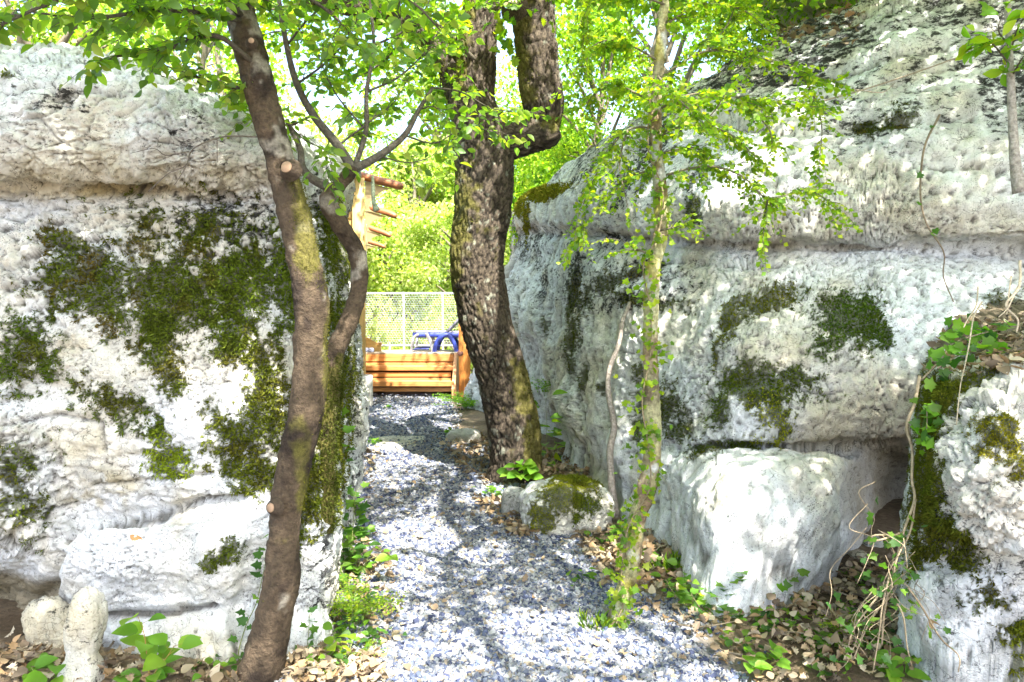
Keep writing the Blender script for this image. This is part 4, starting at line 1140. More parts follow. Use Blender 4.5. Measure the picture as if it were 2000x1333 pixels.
# unseen boughs set along the sun line so their shade crosses the gravel
for pl, r0 in (([(1215, 1185), (1130, 1120), (1020, 1062), (940, 1032), (860, 960)], .05), ([(1040, 1360), (960, 1270), (915, 1190), (872, 1095), (930, 1050)], .05),
               ([(915, 1190), (960, 1120), (1060, 1080), (1150, 1085)], .03), ([(872, 1095), (800, 1075), (740, 1085)], .03), ([(1300, 1260), (1180, 1190), (1120, 1190), (1010, 1180)], .035), ([(1450, 1300), (1330, 1290), (1200, 1330), (1080, 1310)], .04), ([(930, 1230), (850, 1180), (760, 1160)], .03)):
    pts = []
    for i, (a, b) in enumerate(pl):
        g = G(a, b); z = 4.3 + .12 * math.sin(i * 2.1 + a)
        pts.append(g + S * (z / S[2]))
    tube(OAKW, pts, np.linspace(r0, r0 * .5, len(pts)), 8, sub=6, col=(.10, .085, .065))
    rg = np.random.default_rng(int(pl[0][0]))
    for p in pts:
        m = 16; leaves(OAKL, T_DIA, p + rg.normal(size=(m, 3)) * .12, rg.normal(size=(m, 3)), rg.normal(size=(m, 3)) * .6 + [0, 0, 1], rg.uniform(.06, .1, m), np.array(HOLM)[rg.integers(0, 5, m)], 1.2)
# a few lobed leaves low on the oak itself
rg = np.random.default_rng(5)
for cx, cy, n in ((985, 45, 9), (1000, 80, 6), (975, 25, 5), (890, 100, 10), (905, 160, 8), (830, 60, 12), (760, 20, 12)):
    P = np.array([W(cx + rg.normal() * 14, cy + rg.normal() * 14, 6.1 + rg.random() * .5) for _ in range(n)])
    leaves(OAKL, T_OAK, P, rg.normal(size=(n, 3)), rg.normal(size=(n, 3)) * .7 + [0, -.4, .8], rg.uniform(.09, .14, n), np.array(YOUNG)[rg.integers(0, 4, n)] * .8, 1.2)
for pl, r0, n, sd in (([(930, 120, 6.5), (870, 60, 6.3), (800, 10, 6.1), (700, -60, 6)], .02, 26, 31), ([(960, 20, 6.4), (1010, -10, 6), (1100, -30, 5.8)], .015, 20, 32), ([(800, 50, 6.9), (760, 110, 6.8), (700, 150, 6.7), (620, 160, 6.7)], .012, 26, 33), ([(720, 24, 7), (640, 70, 6.9), (560, 60, 6.9), (470, 80, 6.9)], .012, 24, 34), ([(840, 78, 6.8), (860, 150, 6.8), (850, 220, 6.8)], .01, 16, 35), ([(620, 0, 7.2), (520, 20, 7), (400, 10, 7), (260, 50, 7)], .012, 26, 36)):
    twig_spray(OAKW, OAKL, WL(pl), r0, n, .42, T_OAK, .10, 6, YOUNG, 1.1, .3, .1, seed=sd)
oc = OAKW.build('branches', M['bark'], OAK); OAKL.build('foliage', M['leaf'], oc)  # also holds the unseen leaf clumps and boughs added to cast shade
tag(OAK, 'thick rough barked oak forking into two upright limbs beside the gravel path', 'tree')

# ---- slender tree with drooping sprays
def slender_tree():
    px = [(1178, 1270, 48), (1196, 1235, 38), (1212, 1180, 36), (1230, 1110, 34), (1243, 1020, 34), (1264, 950, 38), (1275, 870, 34), (1273, 780, 31), (1270, 690, 31), (1271, 600, 29), (1276, 520, 30), (1290, 465, 30), (1291, 380, 27), (1283, 300, 24), (1282, 200, 22), (1290, 100, 20), (1298, 0, 18), (1310, -120, 16), (1330, -300, 12)]
    Y = 3.5; k = pxm(Y) * .5
    pts = WL([(x, y, Y + .03 * i / 4) for i, (x, y, w) in enumerate(px)]); rad = np.array([w * k for *_, w in px])
    root = empty('slender_tree', (pts[1][0], pts[1][1], 0))
    def mossf(P, Nn): return .12 + fbm(P, 5, 3, 88) * .6
    def disp(P, a, s, Nn, R):
        d, C = bark_disp('smooth', 61, mossf=mossf)(P, a, s, Nn, R)
        return d * .8, mixc(np.clip(C * 3.4, 0, .5), np.array([.44, .43, .24]), sst(-.3, .3, fbm(P, 9, 4, 97)) * .8)
    mb = MB(); C, R = tube(mb, pts, rad, 40, step=.012, disp=disp)
    mb.build('trunk', M['smoothbark'], root)
    mm = MB(); trunk_moss(mm, C, R, lambda P, Nn: mossf(P, Nn) - .1, 7000, 17, (.006, .014), (.12, .125, .025)); mm.build('moss', M['moss'], root)
    mw, ml = MB(), MB()
    br = [([(1290, 150, 3.6), (1380, 100, 3.6), (1470, 110, 3.65), (1560, 140, 3.7), (1645, 165, 3.7)], 34, 1), ([(1560, 140, 3.7), (1590, 190, 3.7), (1605, 250, 3.7), (1600, 320, 3.7)], 14, 2),
          ([(1285, 215, 3.6), (1350, 185, 3.5), (1440, 190, 3.5), (1540, 205, 3.5), (1600, 210, 3.5)], 34, 3), ([(1283, 270, 3.6), (1340, 245, 3.5), (1420, 260, 3.5), (1480, 310, 3.5)], 26, 4),
          ([(1288, 345, 3.6), (1380, 325, 3.5), (1450, 345, 3.5), (1500, 388, 3.5), (1580, 372, 3.5), (1640, 415, 3.5)], 30, 5), ([(1500, 388, 3.5), (1492, 430, 3.5), (1490, 480, 3.5)], 7, 6),
          ([(1285, 205, 3.6), (1210, 170, 3.6), (1160, 185, 3.7), (1135, 230, 3.8)], 22, 7), ([(1288, 120, 3.6), (1210, 80, 3.6), (1160, 90, 3.6), (1140, 140, 3.6)], 24, 8),
          ([(1284, 250, 3.6), (1225, 255, 3.6), (1175, 320, 3.6), (1130, 420, 3.6)], 20, 9), ([(1285, 330, 3.6), (1225, 350, 3.6), (1160, 420, 3.6), (1115, 480, 3.6)], 16, 10),
          ([(1296, 50, 3.6), (1370, 10, 3.6), (1450, 20, 3.7), (1500, 60, 3.7)], 28, 11), ([(1298, 10, 3.6), (1220, -20, 3.6), (1160, 0, 3.6), (1140, 50, 3.6)], 22, 12),
          ([(1225, 255, 3.6), (1210, 320, 3.5), (1225, 400, 3.5)], 9, 13), ([(1440, 190, 3.5), (1500, 250, 3.45), (1510, 290, 3.45)], 12, 14), ([(1285, 150, 3.55), (1330, 200, 3.3), (1380, 230, 3.2), (1420, 180, 3.1)], 24, 15),
          ([(1275, 500, 3.55), (1230, 480, 3.5), (1215, 470, 3.5)], 4, 16), ([(1290, 450, 3.55), (1340, 440, 3.5)], 4, 17), ([(1290, 300, 3.6), (1360, 290, 3.6), (1400, 330, 3.6)], 14, 18), ([(1380, 100, 3.6), (1420, 50, 3.7), (1440, 0, 3.7)], 18, 19)]
    for pl, n, sd in br:
        twig_spray(mw, ml, WL(pl), .006, int(n * 1.7), .17, T_SMALL, .029, 12, YOUNG, 1.35, .35, -.02, seed=700 + sd, jit=.25, barkc=(.17, .15, .10), start=.0)
    b = mw.build('branches', M['bark'], root); ml.build('foliage', M['thin'], b)
    tag(root, 'slender pale tree with drooping sprays of tiny yellow green leaves against the cliff', 'tree')
    # small leaved climber on its stem
    mb, ml2 = MB(), MB(); rg = np.random.default_rng(44)
    off = np.array([-.03, -.05, 0])
    vp = [p + off + np.array([.03 * math.sin(i * 1.9), -.01, 0]) for i, p in enumerate(pts[1:15])]
    vp[0][2] = 0; Cv, _ = tube(mb, vp, np.full(len(vp), .004), 5, sub=5, col=(.25, .2, .12))
    n = 560; j = (rg.random(n) ** 1.25 * (len(Cv) - 1)).astype(int)
    P = Cv[j] + rg.normal(size=(n, 3)) * [.045, .03, .02]
    leaves(ml2, T_IVY, P, rg.normal(size=(n, 3)) + [0, -.3, -.2], rg.normal(size=(n, 3)) * .5 + [0, -.8, .6], rg.uniform(.018, .036, n), np.array(YOUNG)[rg.integers(0, 4, n)] * rg.uniform(.6, 1.1, (n, 1)), 1.1)
    r2 = empty('climbing_plant', (vp[0][0], vp[0][1], 0)); mb.build('stem', M['bark'], r2); ml2.build('foliage', M['thin'], r2)
    tag(r2, 'small leaved yellow green creeper climbing the slender pale tree', 'climber')
slender_tree()

# ---- trees behind
def clump_tree(name, x, y, h, r, label, seed, n, size, cols, base=0.0, crown0=.1, mat='far', trunk=True, wid=1.0, squash=1.0):
    rg = np.random.default_rng(seed)
    root = empty(name, (x, y, base))
    mw, ml = MB(), MB()
    tp = np.array([[x, y, base], [x + rg.normal() * .15, y, base + h * .3], [x + rg.normal() * .3, y + .1, base + h * .65], [x + rg.normal() * .3, y, base + h * .95]])
    tube(mw, tp, [.045 * r + .04, .04 * r + .03, .025 * r + .02, .02], 10, sub=5, col=(.2, .17, .13))
    nb = 26
    cs = []
    for i in range(nb):
        t = rg.uniform(crown0, 1.0); a = rg.uniform(0, 2 * PI)
        rr = r * math.sqrt(max(.06, 1 - (abs(t - .5) * 1.75) ** 2)) * rg.uniform(.45, 1.0)
        c = np.array([x + math.cos(a) * rr, y + math.sin(a) * rr * squash, base + h * t])
        s = np.array([x, y, base + h * max(.05, t - .2)])
        tube(mw, [s, (s + c) / 2 + [0, 0, .15 * rr], c], [.02 * r + .01, .012 * r + .008, .006], 5, sub=3, col=(.16, .135, .10), cap=False)
        cs.append((c, rg.uniform(.28, .5) * r))
    k = rg.integers(0, nb, n)
    cc = np.array([c for c, _ in cs])[k]; rd = np.array([q for _, q in cs])[k]
    d = rdir_(rg, n) * (rg.random(n) ** .45)[:, None]
    P = cc + d * rd[:, None] * [1, 1, .75]
    P[:, 2] = np.maximum(P[:, 2], base + .02)
    Nn = d * .8 + rg.normal(size=(n, 3)) * .6 + [0, 0, .5]
    tone = .75 + .5 * (fbm(P, 1.2 / r * 2, 3, seed) * .5 + .5)
    C = np.array(cols)[rg.integers(0, len(cols), n)] * (rg.uniform(.7, 1.3, n) * tone)[:, None]
    leaves(ml, T_DIA, P, rg.normal(size=(n, 3)) + [0, 0, -.4], Nn, rg.uniform(.7, 1.4, n) * size, C, wid)
    mw.build('trunk', M['bark'], root); ml.build('crown', M[mat], root)
    tag(root, label, 'tree' if trunk else 'shrub', 'trees and shrubs beyond the terrace and on the cliff')
def rdir_(rg, n):
    return nrm(rg.normal(size=(n, 3)))
PALE = [(.35, .40, .15), (.29, .35, .11), (.43, .46, .22), (.20, .27, .07)]
LIME = [(.22, .33, .025), (.16, .28, .02), (.27, .35, .03), (.09, .18, .02)]
DEEP = [(.06, .12, .02), (.08, .15, .025), (.045, .09, .02)]
clump_tree('leafy_tree', -3.6, 27.5, 9.0, 3.2, 'pale leafy tree filling the gap behind the wire fence beside the cabin', 501, 20000, .16, PALE, -1.5)
clump_tree('leafy_tree', .4, 26.5, 9.5, 3.2, 'pale leafy tree seen behind the oak trunk', 502, 15000, .15, PALE + LIME, -1.5)
clump_tree('leafy_tree', -8.2, 28.0, 11.0, 3.8, 'pale leafy tree rising behind the cabin roof', 503, 14000, .17, PALE, -1.5)
clump_tree('leafy_tree', -3.0, 35.0, 16.5, 5.0, 'tallest pale tree far behind the wire fence', 504, 16000, .20, PALE + LIME, -1.6)
clump_tree('leafy_tree', 3.2, 15.5, 9.0, 2.6, 'lime green tree standing behind the far end of the cliff', 505, 14000, .10, LIME, 0)
clump_tree('leafy_tree', 1.5, 12.6, 5.6, 1.5, 'bright lime bushy tree between the oak and the far cliff top', 506, 13000, .075, LIME, .6, 0.05)
clump_tree('leafy_tree', 5.2, 13.0, 8.5, 2.4, 'darker green tree on top of the cliff behind the ledge', 507, 11000, .10, LIME + DEEP, 1.5)
clump_tree('leafy_tree', -8.0, 12.5, 8.0, 2.6, 'airy tree behind the mossy outcrop, farthest from the path', 508, 9000, .12, LIME + PALE, 0)
clump_tree('leafy_tree', -6.2, 15.0, 9.0, 2.3, 'airy tree behind the mossy outcrop near the leaning trunk', 509, 9000, .11, LIME, 0)
clump_tree('leafy_tree', -11, 21, 11, 4.0, 'broad pale tree far behind the mossy outcrop', 510, 9000, .17, PALE, 0)
clump_tree('leafy_tree', -1.3, 21.5, 6.2, 2.0, 'bushy pale tree close behind the wire fence, left of the oak trunk', 516, 16000, .11, PALE, -1.2, 0.0)
clump_tree('leafy_tree', -4.6, 26.0, 6.5, 2.4, 'bushy pale tree behind the wire fence on the cabin side', 517, 15000, .14, PALE, -1.4, 0.0)
clump_tree('leafy_tree', .9, 17.5, 6.5, 2.0, 'bushy lime tree just behind the oak on the cliff side', 518, 14000, .11, LIME, -.4, 0.0)
clump_tree('leafy_shrub', 2.5, 9.9, 1.7, .95, 'low lime shrub crowning the cliff top above the groove', 511, 7000, .05, LIME + YOUNG, 2.7, .02, trunk=False)
clump_tree('leafy_shrub', 1.25, 10.6, 1.5, .8, 'low lime shrub growing over the mossy far end of the cliff', 512, 6000, .05, LIME + YOUNG, 2.55, .02, trunk=False)
clump_tree('leafy_shrub', 3.4, 8.9, 1.5, .75, 'dark green shrub against the ledge on the cliff top', 513, 5000, .05, DEEP + LIME, 3.5, .02, trunk=False)
clump_tree('leafy_shrub', -1.7, 17.2, 2.0, 1.3, 'low pale shrub directly behind the wire fence', 514, 8000, .07, PALE, -.6, .02, trunk=False)
clump_tree('leafy_shrub', -3.6, 17.4, 2.2, 1.3, 'low pale shrub behind the wire fence beside the cabin wall', 515, 7000, .07, PALE, -.6, .02, trunk=False)
# ------------------------------------------------------------------ cabin, steps, fence, lounger
PINE = (.52, .34, .12); ORANGE = (.50, .225, .065); DARKW = (.26, .10, .035)
def cabin():
    root = empty('timber_cabin', (-2.9, 12, 0))
    wd = (-.2, 1.0); L = math.hypot(*wd); ux, uy = wd[0] / L, wd[1] / L
    cx, cy = W(703, 750, 11.95)[0], 11.95
    rot = math.atan2(uy, ux) - PI / 2
    def at(a, b, z): # a to the left along the front, b back along the side
        return (cx - uy * a - 0 + ux * b, cy + ux * a * 0 + uy * b + a * ux, z)
    rg = np.random.default_rng(3)
    mb = MB(); z = .52
    while z < 3.6:
        h = .145; c = np.array(PINE) * rg.uniform(.85, 1.1)
        bx(mb, at(1.55, .06, z + h / 2), (2.95, .05, h - .006), rot, c, bev=.006)
        z += h
    mb.build('front_wall', M['wood_h'], root)
    mb = MB(); z = .52
    while z < 3.6:
        h = .145; c = np.array(PINE) * rg.uniform(.85, 1.1)
        bx(mb, at(.03, 6.2, z + h / 2), (.05, 12.0, h - .006), rot, c, bev=.006)
        z += h
    mb.build('side_wall', M['wood_h'], root)
    mb = MB(); bx(mb, at(0, 0, 2.07), (.195, .18, 3.14), rot, np.array(PINE) * 1.02, bev=.01)
    mb.build('corner_post', M['wood_v'], root)
    mb = MB(); bx(mb, at(-.07, -.03, .22), (.27, .34, .52), rot, (.42, .41, .37), bev=.012); bx(mb, at(1.5, .12, .22), (2.7, .3, .5), rot, (.42, .41, .37), bev=.012); bx(mb, at(.12, 6.4, .22), (.3, 12, .5), rot, (.42, .41, .37), bev=.012)
    mb.build('foundation', M['concrete'], root)
    mb = MB(); bx(mb, at(1.5, 6, 3.72), (3.1, 12.6, .08), rot, (.30, .33, .42), bev=.01)
    mb.build('roof', M['plain'], root)
    # awning: bent ribs with cream canvas slung between them
    aw = empty('awning', at(0, 1, 3.4)); aw.parent = root; aw.matrix_parent_inverse = PINV(root)
    spots = [(W(713, 347, 12.15), W(787, 367, 12.0)), (W(713, 402, 15.7), W(775, 424, 15.5)), (W(713, 442, 19.0), W(764, 462, 18.8)), (W(713, 470, 23.4), W(753, 484, 23.2))]
    ribs = []
    for k, (a, b) in enumerate(spots):
        sc = a[1] / 12.1
        mb = MB(); d = b - a
        P = [a - d * .25, a, a + d * .35 + [0, 0, .0], a + d * .7 + [0, 0, .01], b + [0, 0, .0]]
        C = crs(P, np.linspace(0, 4, 17))
        # plank section swept along: half-round top
        prof = [(-.11, -.07), (-.11, .03), (-.07, .08), (0, .10), (.07, .08), (.11, .03), (.11, -.07)]
        T = nrm(np.gradient(C, axis=0)); sd = np.array([uy * 0 + ux, uy, 0]); sd = sd / np.linalg.norm(sd)
        V = []
        for i in range(17):
            up_ = nrm(np.cross(sd, T[i])); up_ = up_ if up_[2] > 0 else -up_
            e = 1.0 if i < 15 else (.9 if i == 15 else .62)
            for p, q in prof: V.append(C[i] + sd * p * e * sc * .8 + up_ * q * e * .72)
        I = np.arange(17 * 7).reshape(17, 7); J = np.roll(I, -1, 1)
        F = np.stack([I[:-1], J[:-1], J[1:], I[1:]], -1).reshape(-1, 4)
        mb.add(V, [F, np.array([I[-1]])], np.array([.24, .085, .03]))
        mb.build('rib', M['wood_h'], aw); ribs.append((a, b, sc))
    for k in range(4):
        a0, b0, s0 = ribs[k]
        a1, b1, s1 = ribs[k + 1] if k < 3 else (a0 + (a0 - ribs[2][0]) * .6, b0 + (b0 - ribs[2][1]) * .6, s0)
        n = 18; V = []
        for i in range(n):
            t = i / (n - 1)
            for j in range(8):
                w = j / 7; reach = (.72 - .60 * math.sin(PI * t) ** .6) * w
                p = (a0 + (b0 - a0) * reach) * (1 - t) + (a1 + (b1 - a1) * reach) * t
                p = p + np.array([0, 0, -.05 - .22 * math.sin(PI * t) * (1 - .3 * w) - .02])
                V.append(p)
        mb = MB(); I = np.arange(n * 8).reshape(n, 8)
        mb.add(V, np.stack([I[:-1, :-1], I[:-1, 1:], I[1:, 1:], I[1:, :-1]], -1).reshape(-1, 4), (.46, .37, .22))
        o = mb.build('canvas', M['cloth'], aw)
    mb = MB(); tube(mb, [W(716, 438, 11.9), W(716, 520, 11.9), W(715, 600, 11.9)], [.004] * 3, 5, col=(.3, .28, .25)); mb.build('pull_cord', M['plain'], aw)
    tag(root, 'yellow pine cabin on a concrete footing, with reddish ribbed awning over its side', 'cabin')
cabin()

def steps():
    Y0 = 13.3
    x0, x1 = W(714, 740, Y0)[0], W(886, 740, Y0)[0]; cx = (x0 + x1) / 2; w = x1 - x0
    root = empty('wooden_steps', (cx, Y0, 0)); rg = np.random.default_rng(8)
    def zz(py, Y): return W(800, py, Y)[2]
    def board(nm, py0, py1, Y, th, wx=0.0, col=ORANGE, parent=root):
        za, zb = zz(py1 - .7, Y), zz(py0 + .7, Y)
        mb = MB(); bx(mb, (cx, Y + th / 2, (za + zb) / 2), (w + wx, th, zb - za), 0, np.array(col) * rg.uniform(.88, 1.1), bev=.006)
        return mb.build(nm, M['wood_h'], parent, smooth=False)
    board('riser_board', 692, 707.3, Y0, .05); board('riser_board', 708.2, 719, Y0, .05)
    board('tread_edge', 715.5, 725, Y0 - .30, .04, .04); board('riser_board', 727, 737, Y0 - .26, .04, -.05); board('riser_board', 738, 745, Y0 - .27, .04, -.03)
    board('tread_edge', 744.5, 756, Y0 - .56, .04, .10); board('riser_board', 757, 766, Y0 - .50, .04, .04)
    for py, Y, d in ((715.5, Y0 - .15, .28), (744.5, Y0 - .42, .26)):
        z = zz(py, Y - d / 2); mb = MB(); bx(mb, (cx, Y + .025, z - .015), (w - .02, d - .055, .035), 0, np.array(ORANGE) * 1.05, bev=.006); mb.build('tread', M['wood_h'], root)
    for sx in (-1, 1):
        mb = MB(); X = cx + sx * (w / 2 + .045)
        V = [];
        za, zt = .02, zz(690, Y0)
        for xx in (X - .03, X + .03):
            for yy, z_ in ((Y0 - .62, za), (Y0 - .62, za + .16), (Y0 - .08, zt), (Y0 + .12, zt), (Y0 + .12, za)):
                V.append((xx, yy, z_))
        mb.add(V, [np.array([[0, 1, 2, 3, 4], [9, 8, 7, 6, 5]]), np.array([[k, k + 5, (k + 1) % 5 + 5, (k + 1) % 5] for k in range(5)])], np.array([.62, .33, .14]))
        mb.build('side_stringer', M['wood_v'], root, smooth=False)
    mb = MB(); zt = zz(689.2, Y0)
    for k in range(7): bx(mb, (cx, Y0 + .08 + k * .145, zt - .014), (w + .10, .14, .028), 0, np.array([.42, .36, .29]) * rg.uniform(.85, 1.1), bev=.004)
    mb.build('deck_boards', M['wood_h'], root)
    mb = MB(); bx(mb, (cx, Y0 + .55, (zt - .03) / 2), (w + .06, .9, zt - .05), 0, (.12, .07, .04)); mb.build('deck_frame', M['wood_h'], root)
    tag(root, 'orange timber steps rising to a small deck at the end of the path', 'steps')
    return zt, cx, w, Y0
ZT, SCX, SW, SY = steps()

def posts():
    X, Y = W(905, 700, 12.9)[0], 12.9
    mb = MB(); z0, z1 = 0, W(905, 622, Y)[2]
    bx(mb, (X + .02, Y, (z0 + z1) / 2), (.20, .14, z1 - z0), .1, (.62, .24, .05), bev=.025)
    root = mb.build('timber_post', M['wood_v'])
    mb = MB(); tube(mb, [W(899, 690, Y - .06), W(899, 690, Y - .078)], [.055, .05], 20, col=(.26, .12, .09)); o = mb.build('bark_wane', M['wood_v'], root)
    tag(root, 'stout orange timber post beside the steps, half hidden by the oak', 'post')
    mb = MB(); z = ZT; Yp = SY + .35; a = W(713, 0, Yp)[0]; b = W(739, 0, Yp)[0]
    za, zb = W(0, 660, Yp)[2], W(0, 674, Yp)[2]
    V = [(a - .2, Yp, z), (b, Yp, z), (b, Yp, zb), (a, Yp, za), (a - .2, Yp, za + .03)]
    V = V + [(x, y + .07, q) for x, y, q in V]
    mb.add(V, [np.array([[0, 1, 2, 3, 4], [9, 8, 7, 6, 5]]), np.array([[k, k + 5, (k + 1) % 5 + 5, (k + 1) % 5] for k in range(5)])], np.array(PINE) * .8)
    bx(mb, (b - .03, Yp + .03, zb + .02), (.09, .09, .05), 0, (.40, .24, .09), bev=.006)
    tag(mb.build('timber_bracket', M['wood_h'], smooth=False), 'sloped yellow timber bracket against the cabin on the deck', 'timber')
posts()
for k, (px, lab) in enumerate(((716, 'rounded grey blue stone on the deck, touching the cabin post'), (725, 'rounded grey blue stone on the deck, nearer the middle of the steps'))):
    Y = SY + .12; p = W(px, 685, Y)
    rock('deck_stone', (p[0], Y, ZT + .04), (.052, .05, .042), lab, 'stone', 30 + k, .1, n=30, tint=(.42, .45, .62))

def fence():
    Y = 14.65
    xl, xr = W(690, 0, Y)[0], W(1060, 0, Y)[0]
    zt, zb, zr, z0 = W(0, 573, Y)[2], W(0, 690, Y)[2] - .1, W(0, 675, Y)[2], W(0, 675, Y)[2]
    root = empty('wire_fence', ((xl + xr) / 2, Y, zb)); Wc = (.52, .55, .56)
    mb = MB(); tube(mb, [(xl, Y, zt), (xr, Y, zt)], [.016, .016], 8, sub=2, col=Wc); mb.build('top_rail', M['plain'], root)
    mb = MB(); bx(mb, ((xl + xr) / 2, Y, zr), (xr - xl, .03, .045), 0, Wc, bev=.008); mb.build('bottom_rail', M['plain'], root)
    for px in (704, 785, 862.5, 940, 1017):
        mb = MB(); X = W(px, 0, Y)[0]; bx(mb, (X, Y, (zt + -.2) / 2), (.032, .032, zt + .2), 0, Wc, bev=.006); mb.build('post', M['plain'], root)
    for px in (757,):
        mb = MB(); X = W(px, 0, Y)[0]; bx(mb, (X, Y, zr - .09), (.03, .03, .14), 0, Wc, bev=.006); mb.build('foot', M['plain'], root)
    # hexagonal netting
    c = .030; hx = c * math.sqrt(3); hy = 1.5 * c
    E = set(); r5 = lambda p: (round(p[0], 4), round(p[1], 4))
    for j in range(int((zt - zr) / hy) + 1):
        for i in range(int((xr - xl) / hx) + 1):
            ox, oz = xl + i * hx + (hx / 2 if j % 2 else 0), zr + j * hy
            v = [r5((ox + c * math.sin(k * PI / 3), oz + c * math.cos(k * PI / 3))) for k in range(6)]
            for k in range(6):
                a, b = v[k], v[(k + 1) % 6]
                if max(a[1], b[1]) > zt or min(a[1], b[1]) < zr: continue
                E.add((a, b) if a < b else (b, a))
    E = np.array(sorted(E)); a = E[:, 0]; b = E[:, 1]; d = nrm(b - a); pn = np.stack([-d[:, 1], d[:, 0]], 1); r = .0032
    off = [(1, 0), (-.5, .866), (-.5, -.866)]
    V = np.zeros((len(E), 6, 3))
    for e, q in enumerate((a, b)):
        for k, (o1, o2) in enumerate(off):
            V[:, e * 3 + k, 0] = q[:, 0] + pn[:, 0] * o1 * r; V[:, e * 3 + k, 2] = q[:, 1] + pn[:, 1] * o1 * r; V[:, e * 3 + k, 1] = Y - .02 + o2 * r
    F = np.array([[0, 1, 4, 3], [1, 2, 5, 4], [2, 0, 3, 5]])
    mb = MB(); mb.add(V.reshape(-1, 3), (F[None] + (np.arange(len(E)) * 6)[:, None, None]).reshape(-1, 4), (.42, .44, .46)); mb.build('netting', M['plain'], root)
    tag(root, 'white wire railing with hexagonal netting along the edge of the terrace', 'fence')
fence()

def lounger():
    Y = SY + .25; Z = ZT; s = pxm(Y)
    root = empty('sun_lounger', (W(850, 0, Y)[0], Y + .3, Z))
    BL = (.035, .055, .30); BD = (.03, .045, .22); LG = (.36, .36, .42)
    def P(px, py, dy=0.0): return W(px, py, Y) + np.array([0, dy, 0])
    mb = MB()
    xl, xr = P(812, 650)[0], P(905, 650)[0] + .9
    zt = P(812, 649)[2]
    for k in range(9): bx(mb, ((xl + xr) / 2, Y + .06 + k * .068, zt), (xr - xl, .052, .03), 0, LG, bev=.008)
    mb.build('slatted_seat', M['plastic'], root)
    def strip(pl, w, dy=0.0, th=.045):
        """flat moulded band following pl in the side plane"""
        C = crs(np.array([P(*p) for p in pl]), np.linspace(0, len(pl) - 1, (len(pl) - 1) * 6 + 1)); T = nrm(np.gradient(C, axis=0))
        Nn = nrm(np.cross(T, [0, 1.0, 0])); V = []
        for c, n in zip(C, Nn):
            for o1, o2 in ((-1, 0), (1, 0), (1, 1), (-1, 1)): V.append(c + n * o1 * w * s / 2 + np.array([0, dy + o2 * th, 0]))
        m = len(C); I = np.arange(m * 4).reshape(m, 4); J = np.roll(I, -1, 1)
        return V, [np.stack([I[:-1], J[:-1], J[1:], I[1:]], -1).reshape(-1, 4), np.array([I[0][::-1], I[-1]])]
    for dy in (0.0, .62):
        mb = MB(); mb.add(*strip([(806, 655), (850, 655), (900, 655), (940, 655)], 10, dy), BL); mb.build('side_rail', M['plastic'], root)
        mb = MB(); mb.add(*strip([(817, 653), (808, 660), (805, 676), (802, 690)], 5, dy - .004), LG); mb.add(*strip([(803, 683), (820, 682), (838, 682)], 3, dy), BD); mb.build('leg', M['plastic'], root)
        mb = MB(); mb.add(*strip([(833, 651), (838, 662), (843, 676), (846, 689)], 6.5, dy - .006), LG); mb.build('leg', M['plastic'], root)
        mb = MB(); mb.add(*strip([(848, 689), (852, 672), (863, 657), (876, 656), (887, 671), (892, 689)], 8, dy - .012), BL); mb.build('arched_leg', M['plastic'], root)
    mb = MB(); a, b = P(872, 648), P(897, 622)
    d = b - a
    for k in range(10):
        q = a + d * (k / 9 * 1.9); bx(mb, (q[0], Y + .33, q[2]), (.05, .58, .025), 0, (.34, .34, .40), tilt=-math.atan2(d[2], d[0]), bev=.006)
    mb.add(*strip([(870, 650), (885, 635), (900, 619), (918, 600)], 4, .01), (.2, .2, .26)); mb.add(*strip([(870, 650), (885, 635), (900, 619), (918, 600)], 4, .6), (.2, .2, .26))
    mb.build('backrest', M['plastic'], root)
    tag(root, 'blue and grey plastic sun lounger with arched legs on the deck above the steps', 'sun lounger')
lounger()
# ------------------------------------------------------------------ small plants, vines, litter
def plant(name, label, cat, base, stems, tpl, size, n, cols, mat='thin', r=.003, droop=.2, wid=1.0, seed=0, barkc=(.22, .26, .08), spread=.05, group=None, up=.6, z=None):
    """rooted plant: stems are pixel/Y polylines (first point is snapped to the base) with leaves up their length"""
    rg = np.random.default_rng(seed)
    b = np.array(base, float)
    root = empty(name, b); mw, ml = MB(), MB()
    for st in stems:
        p = WL(st); p = np.concatenate([[b], p])
        C, _ = tube(mw, p, np.linspace(r, r * .35, len(p)), 5, sub=6, col=barkc)
        T = nrm(np.gradient(C, axis=0))
        m = n; j = np.linspace(.12 * len(C), len(C) - 1, m).astype(int)
        a = rg.uniform(0, 2 * PI, m); D = np.stack([np.cos(a), np.sin(a) - .3, np.full(m, up * .3)], 1) + T[j] * .3
        P = C[j] + nrm(D) * rg.uniform(.2, 1, (m, 1)) * spread
        for q in range(m):
            tube(mw, [C[j[q]], P[q]], [r * .35, r * .2], 3, sub=1, col=barkc, cap=False)
        c = np.array(cols)[rg.integers(0, len(cols), m)] * rg.uniform(.8, 1.2, (m, 1))
        leaves(ml, tpl, P, D + [0, 0, -droop], rg.normal(size=(m, 3)) * .35 + [0, -.35, 1.0], rg.uniform(.7, 1.25, m) * size, c, wid)
    mw.build('stem', M['bark'], root); ml.build('foliage', M[mat], root)
    return tag(root, label, cat, group)

